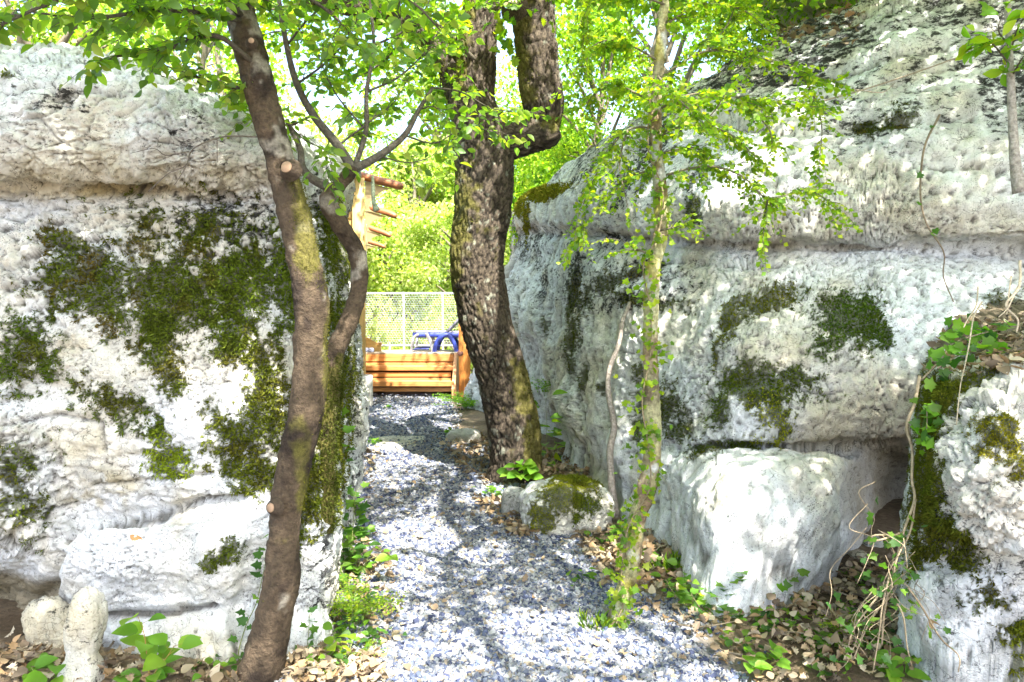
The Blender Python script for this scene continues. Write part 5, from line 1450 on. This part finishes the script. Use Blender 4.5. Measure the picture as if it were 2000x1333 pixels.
def gz(px, py): return G(px, py)
B = gz(295, 1345)
plant('seedling', 'bright green seedling with toothed leaves on an upright stem before the low block', 'seedling', B, [[(288, 1290, B[1]), (282, 1240, B[1]), (270, 1205, B[1])], [(305, 1310, B[1] - .02), (325, 1285, B[1] - .04), (340, 1262, B[1] - .05)]], T_BROAD, .088, 11, FRESH, seed=1, barkc=(.35, .24, .06))
B = gz(75, 1350)
plant('seedling', 'low broad leaved seedling at the foot of the squat cream stone', 'seedling', B, [[(70, 1320, B[1]), (62, 1305, B[1])], [(95, 1330, B[1]), (110, 1300, B[1])]], T_BROAD, .11, 4, FRESH, seed=2)
B = gz(520, 1330)
plant('ivy', 'ivy creeping up the rock just behind the leaning trunk', 'ivy', (B[0] - .06, 3.16, 0), [[(468, 1290, 3.1), (478, 1230, 3.12), (500, 1180, 3.1), (512, 1130, 3.1), (520, 1090, 3.1), (522, 1050, 3.1)], [(440, 1310, 3.08), (420, 1318, 3.06)], [(540, 1290, 3.2), (585, 1300, 3.2), (600, 1260, 3.2), (605, 1200, 3.2)]], T_IVY, .048, 15, IVYC, 'leaf', seed=3, spread=.03)
B = gz(690, 1110)
plant('ivy', 'glossy ivy climbing the shaded outcrop edge beside the path', 'ivy', (-.97, 4.25, 0), [[(672, 1100, 4.25), (668, 1020, 4.2), (664, 950, 4.15), (668, 880, 4.12), (662, 810, 4.1)], [(685, 1090, 4.2), (690, 1020, 4.2), (695, 960, 4.25)]], T_IVY, .07, 22, IVYC, 'leaf', seed=4, spread=.05)
B = gz(700, 1120)
plant('bramble', 'leafy bramble clump spilling from the outcrop foot onto the gravel', 'bramble', B, [[(690, 1080, B[1]), (680, 1050, B[1])], [(720, 1095, B[1] - .1), (750, 1085, B[1] - .15), (778, 1092, B[1] - .2)], [(670, 1120, B[1] - .1), (660, 1090, B[1] - .1)], [(705, 1060, B[1] + .1), (700, 1030, B[1] + .15)], [(660, 1150, B[1] - .3), (655, 1110, B[1] - .3)]], T_BROAD, .065, 14, FRESH + IVYC, seed=5, spread=.06)
def tuft(name, label, c, n, h, rad, cols, seed, wid=.12, lean=.5, mat='thin', group=None):
    rg = np.random.default_rng(seed); mb = MB()
    a = rg.uniform(0, 2 * PI, n); rr = rad * np.sqrt(rg.random(n))
    P = np.array(c) + np.stack([np.cos(a) * rr, np.sin(a) * rr, np.zeros(n)], 1); P[:, 2] = c[2]
    D = np.stack([np.cos(a) * lean * rg.random(n), np.sin(a) * lean * rg.random(n), np.ones(n)], 1) + rg.normal(size=(n, 3)) * .2
    leaves(mb, T_OVAL, P, D, rg.normal(size=(n, 3)), rg.uniform(.4, 1.2, n) * h, np.array(cols)[rg.integers(0, len(cols), n)] * rg.uniform(.7, 1.3, (n, 1)), wid)
    return tag(mb.build(name, M[mat]), label, 'grass tuft', group)
def fern(name, label, c, n, h, rad, cols, seed):
    """feathery herb: fine fronds of tiny leaflets"""
    rg = np.random.default_rng(seed); mw, ml = MB(), MB(); root = empty(name, c)
    for i in range(n):
        a = rg.uniform(0, 2 * PI); o = np.array([math.cos(a), math.sin(a), 0])
        p0 = np.array(c) + o * rad * .35 * rg.random(); L = h * rg.uniform(.6, 1.2)
        p1 = p0 + np.array([0, 0, L * .6]) + o * L * .2; p2 = p0 + np.array([0, 0, L * .8]) + o * (rad * rg.uniform(.5, 1) + L * .2)
        C, _ = tube(mw, [p0, p1, p2], [.002, .0015, .0008], 3, sub=6, col=(.14, .2, .04), cap=False)
        k = np.repeat(np.arange(2, len(C)), 4); m = len(k); T = nrm(np.gradient(C, axis=0))[k]
        sd = nrm(np.cross(T, [0, 0, 1.0]) + 1e-5) * np.where(np.arange(m) % 2, 1, -1)[:, None]
        leaves(ml, T_SMALL, C[k] + sd * rg.uniform(0, .02, (m, 1)) * h * 5, sd + T * .6 + rg.normal(size=(m, 3)) * .3, rg.normal(size=(m, 3)) * .4 + [0, 0, 1], rg.uniform(.08, .16, m) * h, np.array(cols)[rg.integers(0, len(cols), m)] * rg.uniform(.7, 1.2, (m, 1)), .8)
    mw.build('stem', M['bark'], root); ml.build('foliage', M['thin'], root)
    return tag(root, label, 'herb')
fern('feathery_herb', 'pale lime feathery herb at the path edge below the outcrop', gz(690, 1215), 34, .16, .20, YOUNG, 6)
fern('feathery_herb', 'small lime feathery herb beside the leaf litter, below the lime clump', gz(715, 1290), 10, .07, .08, YOUNG, 7)
B = gz(645, 1290)
plant('seedling', 'yellow green seedling at the outcrop corner above the orange leaf litter', 'seedling', B, [[(650, 1260, B[1]), (655, 1235, B[1])], [(680, 1270, B[1]), (690, 1250, B[1])]], T_OVAL, .06, 6, YOUNG, seed=8, wid=1.4)
B = gz(1068, 925)
plant('sapling', 'thin leafy sapling standing tight against the oak trunk', 'sapling', B, [[(1066, 880, B[1]), (1068, 830, B[1]), (1065, 780, B[1])], [(1080, 880, B[1]), (1085, 840, B[1])]], T_OVAL, .13, 12, FRESH + YOUNG, seed=9, spread=.08, wid=1.3)
B = gz(1028, 950)
plant('low_plant', 'low green plant between the oak foot and the mossy boulder', 'plant', (B[0], B[1], .05), [[(1020, 930, B[1]), (1005, 925, B[1])], [(1035, 920, B[1]), (1045, 915, B[1])], [(1020, 915, B[1]), (1022, 905, B[1])]], T_OVAL, .12, 9, FRESH, seed=10, spread=.07, wid=1.3)
fern('feathery_herb', 'dense bright green herb patch on the gravel edge behind the oak', gz(915, 805), 46, .30, .42, FRESH, 11)
fern('feathery_herb', 'arching fern growing from the cliff crevice behind the oak', W(1065, 775, 8.0), 9, .22, .22, FRESH, 12)
B = gz(1400, 1205)
plant('ivy', 'trailing ivy arching before the water worn cliff foot', 'ivy', B, [[(1420, 1180, B[1] + .05), (1470, 1165, B[1] + .05), (1520, 1140, B[1] + .1), (1548, 1125, B[1] + .1)], [(1410, 1160, B[1]), (1435, 1130, B[1]), (1442, 1118, B[1])], [(1430, 1200, B[1] - .1), (1500, 1195, B[1] - .1)], [(1370, 1190, B[1]), (1350, 1160, B[1])]], T_IVY, .055, 13, IVYC + FRESH, 'leaf', seed=13, spread=.04, barkc=(.3, .24, .15))
B = gz(1345, 1190)
plant('sapling', 'small sapling with pointed leaves rising from litter near the slender tree', 'sapling', B, [[(1340, 1150, B[1]), (1335, 1105, B[1])], [(1360, 1160, B[1]), (1372, 1140, B[1])], [(1310, 1150, B[1]), (1300, 1130, B[1])]], T_BROAD, .05, 9, FRESH + YOUNG, seed=14, spread=.05)
tuft('grass_tuft', 'yellowish grass tuft below the cliff near the slender tree', gz(1325, 1130), 90, .13, .06, YOUNG, 15, .03, .5)
tuft('grass_tuft', 'short green grass tuft at the slender tree foot', gz(1160, 1225), 90, .07, .07, YOUNG, 16, .04, .9)
for k, (px, py, lab) in enumerate(((1225, 1060, 'green sprout growing against the slender trunk, above the leaf litter'), (1480, 1322, 'bright seedling in the litter below the slender tree'), (1752, 1318, 'bright broad leaved seedling before the flat grey block'), (1900, 1322, 'bright seedling against the flat grey block with yellow moss'), (1545, 1225, 'tiny ivy seedling in the brown oak litter'))):
    B = gz(px, py); h = (.10, .07, .08, .12, .04)[k]; b = np.array(B)
    mbw, mbl = MB(), MB(); root = empty('seedling', b); rg = np.random.default_rng(60 + k)
    for q in range((6, 5, 4, 6, 4)[k]):
        d = np.array([rg.normal() * .07, rg.normal() * .05, h * rg.uniform(.6, 1.4)])
        tube(mbw, [b, b + d * .6 + [0, 0, .01], b + d], [.003, .002, .001], 4, sub=3, col=(.2, .25, .06))
        m = 4; a = rg.uniform(0, 2 * PI, m)
        D = np.stack([np.cos(a), np.sin(a), np.full(m, .1)], 1)
        leaves(mbl, T_BROAD, b + d + D * .008, D, rg.normal(size=(m, 3)) * .3 + [0, -.4, 1], rg.uniform(.7, 1.2, m) * (.05, .065, .08, .08, .04)[k], np.array(FRESH)[rg.integers(0, 3, m)], 1.0)
    mbw.build('stem', M['bark'], root); mbl.build('foliage', M['thin'], root)
    tag(root, lab, 'seedling')
fern('feathery_herb', 'wispy yellow green herb in the brown litter before the hollow', gz(1640, 1245), 12, .12, .12, YOUNG, 17)
fern('feathery_herb', 'small dark green herb at the mouth of the hollow', gz(1650, 1130), 7, .09, .08, IVYC, 18)

def vine(name, label, cat, lines, r, leafn=0, size=.03, seed=0, col=(.34, .27, .18), cols=IVYC, tpl=T_IVY, mat='bark', group=None):
    rg = np.random.default_rng(seed); mw, ml = MB(), MB()
    b = W(*lines[0][0]); root = empty(name, b)
    for li, L_ in enumerate(lines):
        p = WL(L_); p[1:-1] += rg.normal(size=(len(p) - 2, 3)) * .006 if len(p) > 2 else 0
        C, _ = tube(mw, p, np.linspace(r, r * .5, len(p)) * (1.15 if li == 0 else .7 if li < 8 else .28), 6, sub=6, col=np.array(col) * rg.uniform(.85, 1.15))
        if leafn:
            j = rg.integers(0, len(C), leafn); P = C[j] + rg.normal(size=(leafn, 3)) * .02
            leaves(ml, tpl, P, rg.normal(size=(leafn, 3)) + [0, -.2, -.2], rg.normal(size=(leafn, 3)) * .5 + [0, -.7, .8], rg.uniform(.6, 1.2, leafn) * size, np.array(cols)[rg.integers(0, len(cols), leafn)] * rg.uniform(.8, 1.3, (leafn, 1)), 1.1)
    o = mw.build('stem', M[mat], root)
    if leafn: ml.build('foliage', M['leaf'], root)
    return tag(root, label, cat, group)
rgt = np.random.default_rng(55); TANG = []
for _ in range(16):
    x, y = rgt.uniform(1690, 1790), rgt.uniform(930, 1180); w = 2.55 + rgt.random() * .2; L_ = [(x, y, w)]
    for q in range(4):
        x += rgt.normal() * 26 - 6; y += rgt.uniform(20, 60); L_.append((x, min(y, 1330), w + rgt.normal() * .04))
    TANG.append(L_)
vine('woody_vine', 'thick grey vine hanging down the mossy edge of the knobbly boulder', 'vine', [
    [(1796, 735, 2.9), (1786, 790, 2.85), (1776, 835, 2.85), (1784, 880, 2.85), (1780, 940, 2.8), (1788, 975, 2.75), (1762, 1040, 2.7), (1744, 1130, 2.7), (1730, 1200, 2.7), (1722, 1260, 2.75)],
    [(1788, 975, 2.75), (1776, 1040, 2.7), (1750, 1090, 2.68), (1738, 1160, 2.68), (1700, 1220, 2.7), (1665, 1290, 2.75)],
    [(1744, 1130, 2.7), (1700, 1180, 2.66), (1668, 1230, 2.66), (1652, 1290, 2.7)],
    [(1762, 1040, 2.7), (1730, 1052, 2.6), (1700, 1050, 2.55), (1695, 1062, 2.55)], [(1760, 1045, 2.7), (1722, 1045, 2.6), (1702, 1048, 2.58)],
    [(1736, 1160, 2.7), (1760, 1200, 2.6), (1765, 1260, 2.6), (1780, 1300, 2.6)], [(1738, 1120, 2.68), (1720, 1180, 2.62), (1715, 1240, 2.6), (1705, 1310, 2.6)]] + TANG, .006, 4, .03, 1)
vine('root_vine', 'bare tangled roots hanging over the top of the knobbly boulder', 'vine', [
    [(1992, 510, 2.9), (1988, 560, 2.85), (1975, 600, 2.82), (1990, 625, 2.8), (1985, 650, 2.8)], [(1988, 560, 2.85), (1965, 600, 2.82), (1950, 620, 2.8)], [(1975, 540, 2.88), (1968, 580, 2.85), (1966, 615, 2.82)],
    [(1910, 560, 3.2), (1904, 600, 3.1), (1890, 625, 3.0), (1882, 640, 2.95)], [(1918, 590, 3.2), (1905, 610, 3.1), (1900, 640, 3.0), (1895, 670, 2.9), (1885, 710, 2.8), (1872, 745, 2.75), (1874, 790, 2.62), (1868, 830, 2.6)]], .005, 0, col=(.55, .45, .33), seed=2)
vine('ivy', 'fresh ivy scrambling over the dead leaves on top of the knobbly boulder', 'ivy', [
    [(1800, 742, 2.95), (1830, 700, 3.0), (1860, 672, 3.05), (1920, 650, 3.1), (1980, 640, 3.1)], [(1830, 720, 2.9), (1880, 690, 2.95), (1930, 690, 2.85), (1990, 680, 2.8)], [(1850, 660, 3.2), (1900, 640, 3.2), (1960, 655, 3.0)], [(1810, 800, 2.8), (1812, 830, 2.78), (1806, 850, 2.78)]], .004, 22, .05, 3, cols=IVYC + FRESH)
vine('dead_vine', 'bleached bare woody stem standing against the cliff behind the slender tree', 'stem', [
    [(1203, 1010, 5.2), (1196, 950, 5.22), (1190, 880, 5.3), (1200, 830, 5.35), (1188, 770, 5.4), (1190, 720, 5.45), (1205, 670, 5.5), (1218, 620, 5.55), (1238, 580, 5.7)]], .025, 0, col=(.36, .31, .27), seed=4, mat='smoothbark')
vine('thin_vine', 'hair thin vine running down the cliff face through the bedding groove', 'vine', [
    [(1835, 225, 4.62), (1805, 290, 4.45), (1798, 380, 4.38), (1810, 440, 4.36), (1840, 490, 4.3), (1846, 540, 4.3), (1862, 590, 4.2)]], .006, 5, .04, 5, col=(.22, .17, .12))
vine('bare_twig', 'long bare twig slanting across the upper cliff', 'twig', [[(1580, 205, 4.2), (1700, 165, 4.3), (1830, 130, 4.3), (1900, 100, 4.3), (1935, 80, 4.3)], [(1665, 175, 4.3), (1720, 180, 4.2), (1745, 165, 4.2)]], .005, 0, col=(.3, .25, .19), seed=6)
vine('bare_twig', 'bare dark twig arching before the bulging top of the mossy outcrop', 'twig', [[(502, 268, 3.0), (440, 266, 2.9), (395, 280, 2.85), (370, 296, 2.85), (364, 325, 2.85), (330, 340, 2.85), (290, 375, 2.85)], [(364, 325, 2.85), (350, 350, 2.85), (340, 362, 2.85)], [(370, 296, 2.85), (330, 300, 2.8), (300, 290, 2.8), (255, 300, 2.8)], [(424, 270, 2.9), (426, 300, 2.9), (425, 318, 2.9)]], .0032, 0, col=(.13, .11, .09), seed=7)
def grey_sapling():
    root = empty('sapling', W(1992, 372, 3.6)); mw, ml = MB(), MB()
    tube(mw, WL([(1994, 376, 3.6), (1984, 330, 3.6), (1978, 250, 3.6), (1974, 160, 3.6), (1970, 80, 3.6), (1966, -40, 3.6)]), np.array([30, 20, 16, 14, 12, 10]) * pxm(3.6) * .5, 14, sub=6, col=(.42, .38, .34))
    mw.build('trunk', M['smoothbark'], root); mw, ml = MB(), MB()
    for i, pl in enumerate(([(1974, 130, 3.6), (1930, 80, 3.5), (1890, 90, 3.4)], [(1974, 100, 3.6), (1990, 50, 3.5), (2020, 20, 3.4)], [(1972, 90, 3.6), (1950, 60, 3.5), (1960, 20, 3.5)], [(1976, 150, 3.6), (2000, 110, 3.5), (2030, 100, 3.5)])):
        twig_spray(mw, ml, WL(pl), .005, 6, .10, T_OVAL, .075, 4, FRESH + YOUNG, 1.1, .3, .1, seed=90 + i)
    b = mw.build('branches', M['bark'], root); ml.build('foliage', M['thin'], b)
    tag(root, 'pale grey sapling with fresh oval leaves rooted on a cliff shelf', 'sapling')
grey_sapling()

def litter():
    rg = np.random.default_rng(21); mb = MB()
    def area(poly, n, sz, zoff=.01, pile=.03):
        poly = np.array([G(*p)[:2] for p in poly]); lo, hi = poly.min(0), poly.max(0); out = []
        while len(out) < n:
            q = lo + (hi - lo) * rg.random(2); c = False; j = len(poly) - 1
            for i in range(len(poly)):
                a, b = poly[i], poly[j]
                if (a[1] > q[1]) != (b[1] > q[1]) and q[0] < (b[0] - a[0]) * (q[1] - a[1]) / (b[1] - a[1]) + a[0]: c = not c
                j = i
            if c: out.append(q)
        q = np.array(out); z = ground_z(q[:, 0], q[:, 1]) + zoff + rg.random(n) * pile
        put(np.column_stack([q, z]), sz)
    def put(P, sz, dark=1.0, flat=.45):
        n = len(P)
        pal = np.array([(.28, .21, .13), (.35, .28, .19), (.20, .15, .10), (.40, .34, .25), (.33, .22, .12), (.18, .14, .10)])
        C = pal[rg.integers(0, 6, n)] * rg.uniform(.75, 1.2, (n, 1)) * dark
        D = rg.normal(size=(n, 3)) * [1, 1, .35]; Nn = rg.normal(size=(n, 3)) * flat + [0, 0, 1.0]
        ok = rg.random(n) < .6
        for m, t in ((ok, T_OAK), (~ok, T_BROAD)):
            leaves(mb, t, P[m], D[m], Nn[m] * np.where(rg.random(m.sum()) < .4, -1, 1)[:, None], rg.uniform(.7, 1.25, m.sum()) * sz, C[m], 1.05)
    area([(1250, 1180), (1330, 1120), (1420, 1160), (1560, 1170), (1700, 1100), (1780, 1180), (1780, 1345), (1480, 1345), (1400, 1290)], 520, .05, pile=.05)
    area([(1380, 1180), (1560, 1150), (1760, 1090), (1790, 1345), (1500, 1300)], 380, .05, pile=.06)
    area([(1190, 1040), (1300, 1060), (1340, 1150), (1230, 1160), (1180, 1110)], 330, .06)
    area([(1120, 1050), (1210, 1030), (1260, 1120), (1190, 1150)], 150, .055)
    area([(930, 975), (990, 985), (1050, 1045), (1000, 1060), (940, 1000)], 170, .06, pile=.03)
    area([(860, 870), (960, 850), (965, 960), (900, 920)], 260, .065)
    area([(1040, 900), (1120, 890), (1180, 960), (1060, 940)], 260, .065, .05)
    area([(560, 1290), (650, 1270), (740, 1300), (760, 1350), (540, 1350)], 330, .048, pile=.05)
    area([(0, 1280), (120, 1270), (230, 1300), (480, 1330), (480, 1352), (0, 1352)], 300, .055, pile=.04)
    area([(680, 1060), (750, 1080), (770, 1140), (690, 1180), (660, 1140)], 160, .05, pile=.03)
    area([(690, 1180), (770, 1150), (790, 1240), (720, 1290)], 70, .045)
    area([(690, 880), (740, 880), (720, 960), (690, 960)], 60, .06)
    area([(700, 900), (880, 850), (1250, 1200), (1450, 1340), (700, 1340)], 190, .04, .02, .01)
    # dead leaves caught on the boulder shelf and the mossy boulder
    P = np.array([W(rg.uniform(1850, 2010), rg.uniform(0, 1), 3) for _ in range(1)])
    from mathutils.bvhtree import BVHTree
    for R, x0, x1, y0, y1, n, sz in ((RB, 1820, 2040, 625, 730, 420, .05), (RC, 1500, 1680, 20, 100, 160, .07)):
        I = np.nonzero((R.u > x0) & (R.u < x1) & (R.v > y0) & (R.v < y1) & (R.Nf[:, 2] > .45))[0]
        if len(I): put(R.P[rg.choice(I, n)] + [0, 0, .012] + rg.normal(size=(n, 3)) * [.01, .01, .006], sz)
    tag(mb.build('fallen_leaves', M['dead']), 'brown fallen oak leaves littering the path edges and ledges', kind='stuff')
litter()
def one_leaf(R, px, py, s, ang, label, col, tpl=T_OVAL):
    k = np.argmin((R.u - px) ** 2 + (R.v - py) ** 2); p = R.P[k]; n = R.Nf[k]
    if n @ (CAM - p) < 0: n = -n
    mb = MB(); d = np.array([math.cos(ang), 0, math.sin(ang)])
    leaves(mb, tpl, [p + n * .012], [d], [n], s, np.array(col), 1.0)
    tag(mb.build('dead_leaf', M['dead']), label, 'leaf')
one_leaf(LR, 250, 1043, .07, -.6, 'single brown dead leaf stuck on the low pale block', (.30, .17, .07))
one_leaf(RB, 1818, 1205, .075, -.9, 'single tan dead leaf stuck on the flat grey block', (.36, .25, .12))
one_leaf(LR, 545, 525, .05, -.8, 'small pale dead leaf caught in the moss beside the leaning trunk', (.6, .55, .48))
def herbs():
    rg = np.random.default_rng(71); mb = MB()
    spots = [(1290, 1120, 9), (1330, 1170, 8), (1250, 1100, 7), (1560, 1190, 8), (1600, 1270, 9), (1660, 1215, 9), (1700, 1270, 9), (1500, 1240, 5), (1440, 1270, 5), (1180, 1060, 5), (1110, 905, 7), (960, 970, 4), (690, 1000, 6), (700, 1050, 7), (720, 1180, 6), (680, 1240, 8), (720, 1260, 5), (640, 1310, 6), (730, 870, 4), (760, 800, 3), (880, 850, 5), (1140, 1140, 3), (430, 1325, 5), (1690, 1150, 6), (1630, 1320, 7)]
    for px, py, m in spots:
        c = G(px, py); k = m * 5; s = .03 + .004 * c[1]
        P = c + rg.normal(size=(k, 3)) * [.05, .05, 0] + np.column_stack([np.zeros((k, 2)), rg.uniform(.01, .07, k)])
        a = rg.uniform(0, 2 * PI, k); D = np.stack([np.cos(a), np.sin(a), rg.uniform(-.2, .5, k)], 1)
        leaves(mb, T_BROAD, P, D, rg.normal(size=(k, 3)) * .4 + [0, -.3, 1], rg.uniform(.5, 1.2, k) * s, np.array(FRESH + IVYC)[rg.integers(0, 7, k)] * rg.uniform(.7, 1.2, (k, 1)), 1.0)
        for q in P[::3]: tube(mb, [c + (q - c) * [.6, .6, 0], q], [.0018, .001], 3, sub=1, col=(.12, .18, .04), cap=False)
    tag(mb.build('ground_cover', M['thin']), 'low bright green herbs scattered along the path edges and in the litter', kind='stuff')
herbs()
def twigs():
    rg = np.random.default_rng(9); mb = MB()
    for px, py, L_, a in ((480 + 900, 1235, .3, .2), (1560, 1260, .25, 2.6), (1620, 1300, .3, .7), (1690, 1230, .35, 1.1), (1470, 1200, .2, 2.9), (1230, 1205, .12, .4), (1640, 1180, .2, 2.2), (720, 1100, .2, .4), (1420, 1280, .22, 1.9), (600, 1330, .2, .3)):
        g = G(px, py); d = np.array([math.cos(a), math.sin(a), 0]) * L_ / 2; z = np.array([0, 0, .05])
        tube(mb, [g - d + z, g + z + rg.normal(size=3) * .015, g + d + z * .8], [.005, .004, .002], 6, sub=4, col=np.array([.3, .24, .17]) * rg.uniform(.7, 1.2))
    tag(mb.build('fallen_twigs', M['bark']), 'thin grey brown twigs lying in the oak litter', kind='stuff')
twigs()
# ------------------------------------------------------------------ light, sky, camera
SUN_EL = math.radians(55); SUN_H = np.array([0.42, -0.907])
S = np.array([SUN_H[0] * math.cos(SUN_EL), SUN_H[1] * math.cos(SUN_EL), math.sin(SUN_EL)])
def light():
    w = bpy.data.worlds.new("World"); SC.world = w; w.use_nodes = True
    nt = w.node_tree
    bg = nt.nodes.get('Background') or nt.nodes.new('ShaderNodeBackground')
    sky = nt.nodes.new('ShaderNodeTexSky'); sky.sky_type = 'NISHITA'; sky.sun_disc = False
    sky.sun_elevation = SUN_EL; sky.sun_rotation = math.atan2(SUN_H[0], SUN_H[1])
    sky.dust_density = 3.0; sky.air_density = 1.0; sky.ozone_density = .6
    nt.links.new(sky.outputs[0], bg.inputs[0]); bg.inputs[1].default_value = SKY_STR
    l = bpy.data.lights.new('sun', 'SUN'); l.energy = SUN_STR; l.angle = math.radians(.5); l.color = (1, .95, .86)
    o = bpy.data.objects.new('sun', l); COL.objects.link(o)
    o.rotation_euler = Vector(S).to_track_quat('Z', 'Y').to_euler()
    o.location = Vector(S) * 30
SKY_STR = .15; SUN_STR = 4.0
light()
cam = bpy.data.cameras.new('camera'); co = bpy.data.objects.new('camera', cam); COL.objects.link(co)
cam.lens = 26.0; cam.sensor_width = 36.0; cam.clip_end = 2000; cam.clip_start = .05
co.location = CAM; co.rotation_euler = (PI / 2 - PITCH, 0, 0)
SC.camera = co
SC.view_settings.view_transform = 'Standard'; SC.view_settings.look = 'None'
SC.view_settings.gamma = 1.0; SC.view_settings.use_curve_mapping = False
SC.view_settings.exposure = EXPO
SC.cycles.max_bounces = 8; SC.cycles.diffuse_bounces = 4; SC.cycles.transmission_bounces = 4
SC.cycles.use_denoising = True
